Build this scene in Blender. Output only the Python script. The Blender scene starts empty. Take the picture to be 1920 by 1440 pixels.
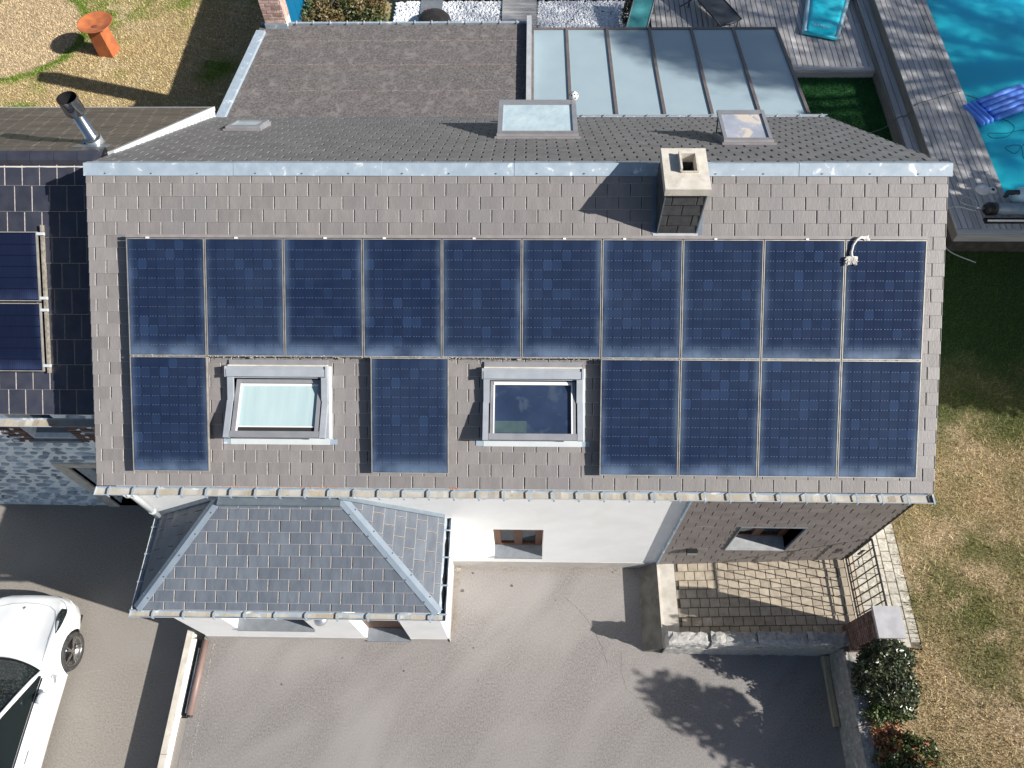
import bpy, math, random
import numpy as np
from mathutils import Vector, Matrix

# ------------------------------------------------------------------ camera, light, exposure
sc = bpy.context.scene
COL = sc.collection
RNG = np.random.default_rng(7)
random.seed(11)

cam_d = bpy.data.cameras.new("camera")
cam = bpy.data.objects.new("camera", cam_d)
COL.objects.link(cam)
sc.camera = cam
cam_d.sensor_width = 36.0
cam_d.lens = 26.413
cam_d.clip_end = 500.0

def cam_basis(yaw, pit, roll):
    r = Vector((math.cos(yaw), math.sin(yaw), 0))
    f = Vector((-math.sin(yaw) * math.sin(pit), math.cos(yaw) * math.sin(pit), -math.cos(pit)))
    u = r.cross(f)
    c, s = math.cos(roll), math.sin(roll)
    return c * r + s * u, -s * r + c * u, f

_r, _u, _f = cam_basis(0.0439, 0.5129, -0.0313)
m = Matrix((( _r.x, _u.x, -_f.x, 0.0796), (_r.y, _u.y, -_f.y, -7.3764), (_r.z, _u.z, -_f.z, 13.809), (0, 0, 0, 1)))
cam.matrix_world = m

SUN_EL, SUN_AZ = math.radians(33.0), math.radians(-15.3)
SUN = Vector((math.cos(SUN_EL) * math.cos(SUN_AZ), math.cos(SUN_EL) * math.sin(SUN_AZ), math.sin(SUN_EL)))
sun_d = bpy.data.lights.new("sun", 'SUN')
sun_d.energy = 5.0
sun_d.angle = math.radians(0.53)
sun_d.color = (1.0, 0.955, 0.89)
sun = bpy.data.objects.new("sun", sun_d)
sun.rotation_euler = SUN.to_track_quat('Z', 'Y').to_euler()
sun.location = SUN * 60
COL.objects.link(sun)

world = bpy.data.worlds.new("World")
sc.world = world
world.use_nodes = True
wn = world.node_tree
sky = wn.nodes.new('ShaderNodeTexSky')
sky.sky_type = 'NISHITA'
sky.sun_disc = False
sky.sun_elevation = SUN_EL
sky.sun_rotation = math.radians(90 + 15.3)
wn.links.new(sky.outputs[0], wn.nodes['Background'].inputs[0])
wn.nodes['Background'].inputs[1].default_value = 0.057

sc.view_settings.view_transform = 'Standard'
sc.view_settings.look = 'None'
sc.view_settings.gamma = 1.0
sc.view_settings.use_curve_mapping = False
sc.view_settings.exposure = 0.62
try:
    sc.cycles.max_bounces = 5
except Exception:
    pass

# ------------------------------------------------------------------ materials
MATS = {}
def srgb(r, g, b):
    def f(c):
        c /= 255.0
        return c / 12.92 if c <= 0.04045 else ((c + 0.055) / 1.055) ** 2.4
    return (f(r), f(g), f(b))

def mat(name, c1, c2=None, rough=0.7, scale=6.0, detail=5.0, metal=0.0, bump=0.0, bscale=60.0, c3=None, s3=0.7, f3=(0.5, 0.7),
        rnd=0.0, spec=0.5, lo=0.35, hi=0.65, stretch=None, coat=0.0, tone=0.0, trans=0.0, rot3=None):
    """noise blend of c1/c2, optional big patches of c3, per-object brightness variation rnd, per-face attribute 'tone'"""
    if name in MATS:
        return MATS[name]
    m = bpy.data.materials.new(name)
    m.use_nodes = True
    nt = m.node_tree
    N, L = nt.nodes, nt.links
    bs = N['Principled BSDF']
    bs.inputs['Roughness'].default_value = rough
    bs.inputs['Metallic'].default_value = metal
    bs.inputs['Specular IOR Level'].default_value = spec
    if coat:
        bs.inputs['Coat Weight'].default_value = coat
        bs.inputs['Coat Roughness'].default_value = 0.05
    if trans:
        bs.inputs['Transmission Weight'].default_value = trans
    tc = N.new('ShaderNodeNewGeometry')
    src = tc.outputs['Position']
    if stretch:
        mp = N.new('ShaderNodeMapping')
        mp.inputs['Scale'].default_value = stretch
        L.new(src, mp.inputs['Vector'])
        src = mp.outputs[0]
    col = None
    def noise(sc_, det, dist=0.0):
        n = N.new('ShaderNodeTexNoise')
        n.inputs['Scale'].default_value = sc_
        n.inputs['Detail'].default_value = det
        n.inputs['Distortion'].default_value = dist
        L.new(src, n.inputs['Vector'])
        return n
    def mixc(fac, a, b):
        mx = N.new('ShaderNodeMix')
        mx.data_type = 'RGBA'
        L.new(fac, mx.inputs[0])
        for inp, v in ((mx.inputs[6], a), (mx.inputs[7], b)):
            if isinstance(v, tuple):
                inp.default_value = (*v, 1)
            else:
                L.new(v, inp)
        return mx.outputs[2]
    def ramp(inp, a, b):
        mr = N.new('ShaderNodeMapRange')
        mr.inputs[1].default_value = a
        mr.inputs[2].default_value = b
        L.new(inp, mr.inputs[0])
        return mr.outputs[0]
    col = c1
    if c2 is not None:
        col = mixc(ramp(noise(scale, detail).outputs[0], lo, hi), c1, c2)
    if c3 is not None:
        n3 = noise(s3, 4.0, 0.6)
        if rot3 is not None:
            mp3 = N.new('ShaderNodeMapping'); mp3.vector_type = 'TEXTURE'
            mp3.inputs['Rotation'].default_value = (0, 0, rot3); mp3.inputs['Scale'].default_value = (2.6, 1, 1)
            L.new(tc.outputs['Position'], mp3.inputs['Vector']); L.new(mp3.outputs[0], n3.inputs['Vector'])
        col = mixc(ramp(n3.outputs[0], f3[0], f3[1]), col, c3)
    if rnd or tone:
        oi = N.new('ShaderNodeObjectInfo')
        mth = N.new('ShaderNodeMapRange')
        L.new(oi.outputs['Random'], mth.inputs[0])
        mth.inputs[3].default_value = 1 - rnd
        mth.inputs[4].default_value = 1 + rnd
        val = mth.outputs[0]
        if tone:
            at = N.new('ShaderNodeAttribute')
            at.attribute_name = 'tone'
            ma = N.new('ShaderNodeMath'); ma.operation = 'MULTIPLY_ADD'
            L.new(at.outputs['Fac'], ma.inputs[0])
            ma.inputs[1].default_value = tone
            L.new(val, ma.inputs[2])
            val = ma.outputs[0]
        hs = N.new('ShaderNodeHueSaturation')
        if isinstance(col, tuple):
            hs.inputs['Color'].default_value = (*col, 1)
        else:
            L.new(col, hs.inputs['Color'])
        L.new(val, hs.inputs['Value'])
        col = hs.outputs[0]
    if isinstance(col, tuple):
        bs.inputs['Base Color'].default_value = (*col, 1)
    else:
        L.new(col, bs.inputs['Base Color'])
    if bump:
        b = N.new('ShaderNodeBump')
        b.inputs['Strength'].default_value = bump
        b.inputs['Distance'].default_value = 0.01
        L.new(noise(bscale, 6).outputs[0], b.inputs['Height'])
        L.new(b.outputs[0], bs.inputs['Normal'])
    MATS[name] = m
    return m

M_SLATE = mat('slate', (.198, .184, .180), (.232, .216, .211), .5, 9, c3=(.192, .185, .187), s3=.9, rnd=.07, tone=.22, bump=.25, bscale=45, stretch=(1, .35, .35))
M_SLATE_R = mat('slate_rear', (.15, .147, .15), (.19, .186, .188), .6, 9, rnd=.07, tone=.2, bump=.2, bscale=45)
M_SLATE_P = mat('slate_porch', (.11, .128, .158), (.14, .16, .19), .38, 10, rnd=.09, tone=.22, bump=.25, bscale=45, stretch=(1, .35, .35))
M_CLAD = mat('cladding_slate', (.17, .15, .145), (.215, .19, .18), .5, 9, rnd=.07, tone=.2, bump=.3, bscale=40, stretch=(.4, 1, 1))
M_SLATE_DK = mat('slate_chimney', (.05, .052, .056), (.075, .075, .08), .5, 12, rnd=.15, bump=.2)
M_EDGE = mat('slate_edge', (.255, .24, .232), (.35, .332, .32), .8, 30)
M_EDGET = mat('tile_edge', (.20, .19, .19), (.3, .28, .27), .8, 30)
M_UNDER = mat('roof_deck', (.035, .034, .035), (.06, .057, .056), .9, 9)
M_TILE = mat('tile_left', (.035, .038, .055), (.052, .054, .072), .32, 5, rnd=.12, tone=.2, bump=.15, bscale=30)
M_TILE_R = mat('tile_rear', (.06, .052, .048), (.13, .11, .095), .45, 4, tone=.25, stretch=(.3, 3, 3))
M_ZINC = mat('zinc', (.27, .335, .40), (.335, .40, .465), .6, 7, metal=.0, c3=(.60, .66, .70), s3=7, f3=(.62, .68), bump=.15, bscale=25, spec=.5)
M_ZINC_W = mat('zinc_light', (.36, .39, .41), (.43, .46, .48), .6, 8, metal=.0, bump=.1)
M_ZINC_D = mat('zinc_dark', (.16, .2, .24), (.2, .24, .28), .4, 8, metal=.4, bump=.1)
M_GUTIN = mat('gutter_debris', (.38, .335, .26), (.46, .45, .42), .85, 5, c3=(.34, .25, .15), s3=9, f3=(.64, .72), bump=.6, bscale=80)
M_ORANGE = mat('lichen', (.62, .22, .05), (.42, .12, .03), .9, 40)
M_WALL = mat('white_render', (.82, .82, .82), (.86, .86, .855), .9, 3, c3=(.76, .755, .74), s3=1.4, f3=(.5, .8), bump=.35, bscale=150)
M_PLINTH = mat('plinth', (.40, .38, .36), (.46, .44, .42), .9, 5, bump=.4, bscale=120)
M_ASPH = mat('asphalt', (.150, .139, .134), (.325, .303, .290), .9, 42, lo=.25, hi=.75, c3=(.345, .325, .312), s3=1.0, f3=(.40, .85), rot3=.85, bump=1.0, bscale=150, detail=8, stretch=(1, .75, 1))
M_ASPH2 = mat('asphalt_left', (.19, .172, .150), (.325, .298, .266), .85, 34, lo=.25, hi=.75, c3=(.30, .28, .26), s3=.5, f3=(.5, .8), bump=.7, bscale=150)
M_CONC = mat('concrete', (.52, .48, .41), (.66, .62, .55), .9, 6, c3=(.38, .35, .30), s3=3, f3=(.6, .75), bump=.5, bscale=90)
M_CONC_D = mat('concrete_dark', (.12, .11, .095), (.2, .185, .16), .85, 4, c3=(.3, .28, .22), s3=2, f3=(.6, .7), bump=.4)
M_BLOCK = mat('rock_face_block', (.48, .46, .43), (.33, .325, .315), .95, 14, c3=(.2, .2, .2), s3=22, f3=(.6, .7), bump=1.0, bscale=40, rnd=.06)
M_PAVER = mat('paver', (.40, .34, .26), (.52, .45, .35), .9, 10, rnd=.14, bump=.5, bscale=120, tone=.1)
M_PAVER_G = mat('paver_path', (.36, .33, .27), (.56, .53, .46), .95, 16, rnd=.1, bump=.8, bscale=90)
M_JOINT = mat('paver_joint', (.10, .085, .06), (.16, .135, .10), .95, 20)
M_BITU = mat('bitumen_felt', (.085, .078, .076), (.175, .162, .158), .95, 26, c3=(.23, .21, .205), s3=5, f3=(.52, .80), bump=.8, bscale=60, detail=9)
M_BITSEAM = mat('felt_seam', (.26, .22, .2), (.11, .09, .085), .95, 30, bump=.5)
M_FRAME = mat('window_grey', (.25, .255, .275), (.30, .305, .325), .45, 5, metal=.2)
M_FRAME_L = mat('window_grey_light', (.29, .315, .35), (.34, .365, .40), .5, 6, metal=.0)
M_FRAME_D = mat('window_brown_grey', (.22, .20, .2), (.27, .25, .25), .5, 6)
M_WHITE = mat('white_plastic', (.78, .78, .76), None, .4)
M_BLACK = mat('black_plastic', (.012, .012, .014), None, .45)
M_DARKSLOT = mat('dark_rubber', (.02, .02, .022), None, .8)
M_BLIND = mat('blind_fabric', (.37, .49, .51), (.42, .54, .55), .7, 3, stretch=(3, .4, .4), bump=.1, bscale=14)
M_BLINDW = mat('blind_silver', (.40, .52, .57), (.52, .63, .67), .35, 3, bump=.9, bscale=7)
M_WOODF = mat('window_wood', (.10, .04, .022), (.14, .058, .03), .5, 4, stretch=(8, 1, 8), bump=.1)
M_ALU = mat('aluminium', (.55, .54, .51), (.40, .38, .35), .5, 14, metal=.4)
M_RAFTER = mat('veranda_rafter', (.16, .135, .125), (.2, .17, .16), .5, 5, metal=.2)
M_POLY = mat('frosted_panel', (.33, .425, .47), (.355, .45, .495), .28, 2, spec=.6)
M_BRICK = mat('brick', (.30, .13, .10), (.42, .22, .17), .9, 9, rnd=.25, bump=.4, tone=.3)
M_BRICKL = mat('pale_brick', (.40, .24, .20), (.56, .42, .37), .9, 9, rnd=.3, bump=.4)
M_BRICKD = mat('dark_brick', (.12, .07, .058), (.19, .12, .10), .9, 9, rnd=.35, bump=.4)
M_MORTAR = mat('mortar', (.58, .55, .50), (.66, .63, .58), .95, 12)
M_STONE = mat('wall_stone', (.33, .39, .44), (.54, .61, .65), .9, 6, c3=(.2, .23, .26), s3=2.6, f3=(.60, .68), rnd=.22, bump=.8, bscale=30)
M_MORTB = mat('stone_mortar', (.90, .94, .95), (.72, .79, .83), .95, 13, bump=.8, bscale=30)
M_SILL = mat('blue_stone', (.16, .18, .2), (.2, .22, .245), .6, 8, bump=.1)
M_STEEL = mat('stainless', (.62, .62, .62), (.5, .5, .5), .16, 3, metal=1.0)
M_GALV = mat('galvanised', (.62, .66, .7), (.5, .54, .58), .3, 5, metal=.8)
M_CORTEN = mat('corten_steel', (.46, .14, .045), (.34, .10, .04), .8, 5, c3=(.56, .19, .06), s3=2, bump=.3, bscale=60)
M_DECK = mat('weathered_deck', (.40, .39, .39), (.54, .53, .53), .75, 3, rnd=.14, bump=.35, bscale=40, stretch=(6, .35, 6), c3=(.28, .24, .2), s3=1.5, f3=(.62, .74))
M_DECKX = mat('weathered_deck_cross', (.40, .39, .38), (.52, .51, .50), .75, 3, rnd=.14, bump=.35, bscale=40, stretch=(.35, 6, 6))
M_DECKD = mat('deck_understructure', (.05, .045, .04), (.09, .08, .07), .9, 6)
M_OLDWOOD = mat('old_beam', (.34, .29, .2), (.44, .38, .27), .85, 4, bump=.4, stretch=(6, .5, 3))
M_LAWN = mat('lawn_soil', (.34, .25, .14), (.17, .17, .05), .95, 3.2, c3=(.40, .30, .18), s3=.8, f3=(.45, .6), bump=1, bscale=60, detail=9)
M_TURF = mat('artificial_turf', (.015, .075, .018), (.025, .115, .028), .8, 5, bump=.6, bscale=120)
M_WATER = mat('pool_water', (.02, .50, .70), (.02, .53, .73), .10, .5, spec=.3, bscale=5)
_b = M_WATER.node_tree.nodes['Principled BSDF']
_b.inputs['Subsurface Weight'].default_value = 1.0      # light spreads through the water and off the liner
_b.inputs['Subsurface Radius'].default_value = (.4, 1.2, 1.4)
_b.inputs['Subsurface Scale'].default_value = 1.0
M_LINER = mat('pool_liner', (.06, .35, .5), None, .5)
M_TURQ = mat('turquoise_vinyl', (.0, .62, .80), (.05, .68, .84), .35, 4)
M_TURQL = mat('pale_vinyl', (.45, .68, .78), None, .3)
M_TEAL = mat('teal_textile', (.05, .27, .29), (.06, .3, .32), .8, 20)
M_SLING = mat('anthracite_textile', (.035, .045, .06), (.045, .055, .07), .7, 30)
M_BLUE = mat('blue_vinyl', (.09, .25, .85), (.11, .30, .88), .55, 5)
M_WICKER = mat('black_wicker', (.02, .018, .017), (.045, .04, .036), .6, 60, bump=.5)
M_PEB = mat('white_pebble', (.70, .74, .80), (.85, .86, .87), .7, 30, tone=.2)
M_BLUEPAINT = mat('blue_board', (.0, .12, .25), None, .5)
M_CABLE = mat('grey_cable', (.12, .14, .14), None, .6)
M_CABLEW = mat('white_cable', (.6, .62, .6), None, .6)
M_ROPE = mat('white_rope', (.72, .70, .66), (.5, .48, .45), .9, 60)
M_PIPE = mat('brown_pipe', (.20, .13, .115), (.235, .16, .14), .5, 3)
M_LEAF = mat('leaf_dark', (.028, .045, .018), (.07, .085, .035), .35, 9, c3=(.16, .16, .09), s3=14, f3=(.6, .7), tone=.7, spec=.7)
M_LEAFB = mat('leaf_brown', (.12, .10, .035), (.20, .13, .06), .5, 6, c3=(.05, .085, .025), s3=2.2, f3=(.42, .6), tone=.8)
M_LEAFG = mat('leaf_green', (.05, .085, .02), (.09, .12, .03), .5, 8, tone=.6)
M_TWIG = mat('twig', (.16, .12, .08), None, .9)
M_BARK = mat('bark', (.12, .09, .065), (.18, .14, .1), .95, 10)
M_CARW = mat('car_white', (.80, .82, .83), None, .25, coat=1.0)
M_CARG = mat('car_glass', (.012, .016, .016), (.045, .052, .05), .06, 34, spec=.7, detail=5, lo=.5, hi=.62)  # noise pattern in the colour stands in for wavy tree reflections
M_CARGS = mat('car_side_glass', (.008, .012, .013), None, .12, spec=.25)
M_RISER = mat('riser_wood', (.20, .175, .15), (.27, .24, .21), .85, 3, stretch=(6, .4, 3), bump=.3)
M_TYRE = mat('tyre', (.02, .02, .02), (.05, .05, .048), .8, 20)
M_RIM = mat('rim', (.42, .40, .38), None, .25, metal=.9)
M_FLASH = mat('white_metal', (.55, .58, .59), (.50, .54, .56), .5, 5)

def grass_mat(name, green, dry, bare, sc_, lo, hi, gs=.55, ring=None, shade=None):
    m = bpy.data.materials.new(name); m.use_nodes = True
    N, L = m.node_tree.nodes, m.node_tree.links
    bs = N['Principled BSDF']; bs.inputs['Roughness'].default_value = .75; bs.inputs['Specular IOR Level'].default_value = .25
    g = N.new('ShaderNodeNewGeometry')
    def nz(s, d):
        n = N.new('ShaderNodeTexNoise'); n.inputs['Scale'].default_value = s; n.inputs['Detail'].default_value = d
        L.new(g.outputs['Position'], n.inputs['Vector']); return n.outputs[0]
    def mr(i, a, b):
        r = N.new('ShaderNodeMapRange'); r.inputs[1].default_value = a; r.inputs[2].default_value = b; L.new(i, r.inputs[0]); return r.outputs[0]
    def mx(f, a, b):
        x = N.new('ShaderNodeMix'); x.data_type = 'RGBA'; L.new(f, x.inputs[0])
        for i, v in ((x.inputs[6], a), (x.inputs[7], b)):
            if isinstance(v, tuple): i.default_value = (*v, 1)
            else: L.new(v, i)
        return x.outputs[2]
    c = mx(mr(nz(gs, 5), lo, hi), green, dry)
    c = mx(mr(nz(sc_, 4), .5, .68), c, bare)
    if shade is not None:     # deep green of the tree-shaded stretch put into the colour, by y
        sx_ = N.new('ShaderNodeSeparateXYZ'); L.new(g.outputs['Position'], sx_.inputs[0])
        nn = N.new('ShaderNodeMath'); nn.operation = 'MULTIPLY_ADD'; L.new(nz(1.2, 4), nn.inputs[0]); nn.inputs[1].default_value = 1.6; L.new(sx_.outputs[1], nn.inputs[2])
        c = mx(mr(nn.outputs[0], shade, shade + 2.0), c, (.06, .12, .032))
    if ring is not None:      # round dry patch left by a removed paddling pool, with a lush rim
        sub = N.new('ShaderNodeVectorMath'); sub.operation = 'DISTANCE'; L.new(g.outputs['Position'], sub.inputs[0]); sub.inputs[1].default_value = (*ring[:2], .82)
        nn = N.new('ShaderNodeMath'); nn.operation = 'MULTIPLY_ADD'; L.new(nz(2.5, 3), nn.inputs[0]); nn.inputs[1].default_value = .35; L.new(sub.outputs['Value'], nn.inputs[2])
        a = mr(nn.outputs[0], ring[2] + .62, ring[2] + .38); c = mx(a, c, (.20, .29, .045))
        b_ = mr(nn.outputs[0], ring[2] + .30, ring[2] + .16); c = mx(b_, c, (.66, .52, .33))
    at = N.new('ShaderNodeAttribute'); at.attribute_name = 'tone'
    ad = N.new('ShaderNodeMath'); ad.operation = 'MULTIPLY_ADD'; L.new(at.outputs['Fac'], ad.inputs[0]); ad.inputs[1].default_value = .9; ad.inputs[2].default_value = .55
    hs = N.new('ShaderNodeHueSaturation'); L.new(c, hs.inputs['Color']); L.new(ad.outputs[0], hs.inputs['Value'])
    L.new(hs.outputs[0], bs.inputs['Base Color'])
    MATS[name] = m
    return m
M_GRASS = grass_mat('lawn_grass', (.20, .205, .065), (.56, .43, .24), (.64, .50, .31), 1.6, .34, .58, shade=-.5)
M_GRASS2 = grass_mat('lawn_grass_rear', (.22, .30, .045), (.60, .47, .25), (.64, .52, .31), 1.3, .38, .50, .45, ring=(-14.0, 10.8, 1.7))
M_GRASS3 = grass_mat('turf_blades', (.015, .10, .02), (.02, .14, .03), (.03, .16, .035), 3, .4, .6)

# ------------------------------------------------------------------ object helpers
WL = {}
def W(o):
    return WL.get(o.name, Vector((0, 0, 0))) if o is not None else Vector((0, 0, 0))

def tag(o, label=None, cat=None, group=None, kind=None):
    if label: o['label'] = label
    if cat: o['category'] = cat
    if group: o['group'] = group
    if kind: o['kind'] = kind
    return o

def thing(name, label, cat, loc=(0, 0, 0), group=None):
    o = bpy.data.objects.new(name, None)
    o.empty_display_size = .2
    COL.objects.link(o)
    o.location = loc
    WL[o.name] = Vector(loc)
    return tag(o, label, cat, group)

def link(name, me, parent, loc=None, mtx=None):
    o = bpy.data.objects.new(name, me)
    COL.objects.link(o)
    pw = W(parent)
    if parent is not None:
        o.parent = parent
    if mtx is not None:
        o.matrix_local = Matrix.Translation(-pw) @ mtx
        WL[o.name] = mtx.translation.copy()
    else:
        l = Vector(loc) if loc is not None else pw
        o.location = l - pw
        WL[o.name] = l
    return o

def mesh(name, V, F, m, tone=None, smooth=False):
    me = bpy.data.meshes.new(name)
    me.from_pydata([tuple(v) for v in V], [], [tuple(f) for f in F])
    if m is not None:
        me.materials.append(m)
    if tone is not None:
        a = me.attributes.new('tone', 'FLOAT', 'FACE')
        a.data.foreach_set('value', np.asarray(tone, dtype=np.float32))
    if smooth:
        me.shade_smooth()
    me.update()
    return me

def obj(name, V, F, m, parent=None, tone=None, smooth=False, kind=None, label=None):
    pw = W(parent)
    me = mesh(name, [Vector(v) - pw for v in V], F, m, tone, smooth)
    o = link(name, me, parent)
    if kind: o['kind'] = kind
    if label: o['label'] = label
    return o

def fastmesh(name, V, F, m, parent=None, tone=None, kind=None, smooth=False):
    """V (n,3) array, F (k,c) array of equal sized faces"""
    V = np.asarray(V, dtype=np.float32); F = np.asarray(F, dtype=np.int32)
    V = V - np.array(W(parent), dtype=np.float32)
    me = bpy.data.meshes.new(name)
    me.vertices.add(len(V)); me.vertices.foreach_set('co', V.ravel())
    k, c = F.shape
    me.loops.add(k * c); me.loops.foreach_set('vertex_index', F.ravel())
    me.polygons.add(k)
    me.polygons.foreach_set('loop_start', np.arange(0, k * c, c, dtype=np.int32))
    me.polygons.foreach_set('loop_total', np.full(k, c, dtype=np.int32))
    me.materials.append(m)
    if tone is not None:
        a = me.attributes.new('tone', 'FLOAT', 'FACE'); a.data.foreach_set('value', np.asarray(tone, dtype=np.float32))
    me.update(calc_edges=True)
    if smooth: me.shade_smooth()
    o = link(name, me, parent)
    if kind: o['kind'] = kind
    return o

class MB:
    """collects simple solids into one mesh"""
    def __init__(s): s.V = []; s.F = []; s.T = []
    def add(s, V, F, tone=0.0):
        b = len(s.V)
        s.V += [Vector(v) for v in V]
        s.F += [tuple(i + b for i in f) for f in F]
        s.T += [tone] * len(F)
        return s
    def box(s, a, b, tone=0.0):
        (x0, y0, z0), (x1, y1, z1) = a, b
        return s.hexa([(x0, y0, z0), (x1, y0, z0), (x1, y1, z0), (x0, y1, z0)], [(x0, y0, z1), (x1, y0, z1), (x1, y1, z1), (x0, y1, z1)], tone)
    def hexa(s, lo, hi, tone=0.0):
        n = len(lo)
        V = list(lo) + list(hi)
        F = [tuple(reversed(range(n))), tuple(range(n, 2 * n))] + [(i, (i + 1) % n, n + (i + 1) % n, n + i) for i in range(n)]
        return s.add(V, F, tone)
    def tube(s, pts, r, n=8, closed=False, caps=True, r2=None):
        pts = [Vector(p) for p in pts]
        V = []; F = []
        k = len(pts)
        up = None
        for i, p in enumerate(pts):
            d = (pts[min(i + 1, k - 1)] - pts[max(i - 1, 0)]).normalized()
            if up is None:
                up = Vector((0, 0, 1)) if abs(d.z) < .9 else Vector((0, 1, 0))
            a = d.cross(up).normalized(); b = a.cross(d).normalized(); up = b
            rr = (r[i] if isinstance(r, (list, tuple)) else r)
            for j in range(n):
                t = 2 * math.pi * j / n
                V.append(p + a * (math.cos(t) * rr) + b * (math.sin(t) * rr))
        for i in range(k - 1):
            for j in range(n):
                F.append((i * n + j, i * n + (j + 1) % n, (i + 1) * n + (j + 1) % n, (i + 1) * n + j))
        if caps:
            F.append(tuple(reversed(range(n)))); F.append(tuple(range((k - 1) * n, k * n)))
        return s.add(V, F)
    def build(s, name, m, parent=None, smooth=False, kind=None, label=None, tone=False):
        return obj(name, s.V, s.F, m, parent, s.T if tone else None, smooth, kind, label)

class Fr:
    """a plane frame: o + u*a + v*b + n*h"""
    def __init__(s, o, u, v, n=None):
        s.o = Vector(o); s.u = Vector(u).normalized(); s.v = Vector(v).normalized()
        s.n = Vector(n).normalized() if n is not None else s.u.cross(s.v)
    def __call__(s, a, b, h=0.0):
        return s.o + s.u * a + s.v * b + s.n * h
    def M(s, a, b, h=0.0):
        p = s(a, b, h)
        return Matrix(((s.u.x, s.v.x, s.n.x, p.x), (s.u.y, s.v.y, s.n.y, p.y), (s.u.z, s.v.z, s.n.z, p.z), (0, 0, 0, 1)))
    def box(s, mb, a0, a1, b0, b1, h0, h1, tone=0.0):
        return mb.hexa([s(a0, b0, h0), s(a1, b0, h0), s(a1, b1, h0), s(a0, b1, h0)], [s(a0, b0, h1), s(a1, b0, h1), s(a1, b1, h1), s(a0, b1, h1)], tone)

def clip(poly, region):
    """Sutherland-Hodgman, region convex counter-clockwise"""
    out = poly
    for i in range(len(region)):
        ax, ay = region[i]; bx, by = region[(i + 1) % len(region)]
        inp = out; out = []
        if not inp: return []
        def side(p): return (bx - ax) * (p[1] - ay) - (by - ay) * (p[0] - ax)
        for j in range(len(inp)):
            p, q = inp[j], inp[(j + 1) % len(inp)]
            sp, sq = side(p), side(q)
            if sp >= -1e-9: out.append(p)
            if (sp > 1e-9 and sq < -1e-9) or (sp < -1e-9 and sq > 1e-9):
                t = sp / (sp - sq); out.append((p[0] + t * (q[0] - p[0]), p[1] + t * (q[1] - p[1])))
    return out

def area(poly):
    return abs(sum(poly[i][0] * poly[(i + 1) % len(poly)][1] - poly[(i + 1) % len(poly)][0] * poly[i][1] for i in range(len(poly)))) / 2

def ccw(poly):
    a = sum(poly[i][0] * poly[(i + 1) % len(poly)][1] - poly[(i + 1) % len(poly)][0] * poly[i][1] for i in range(len(poly)))
    return poly if a > 0 else poly[::-1]

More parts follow.
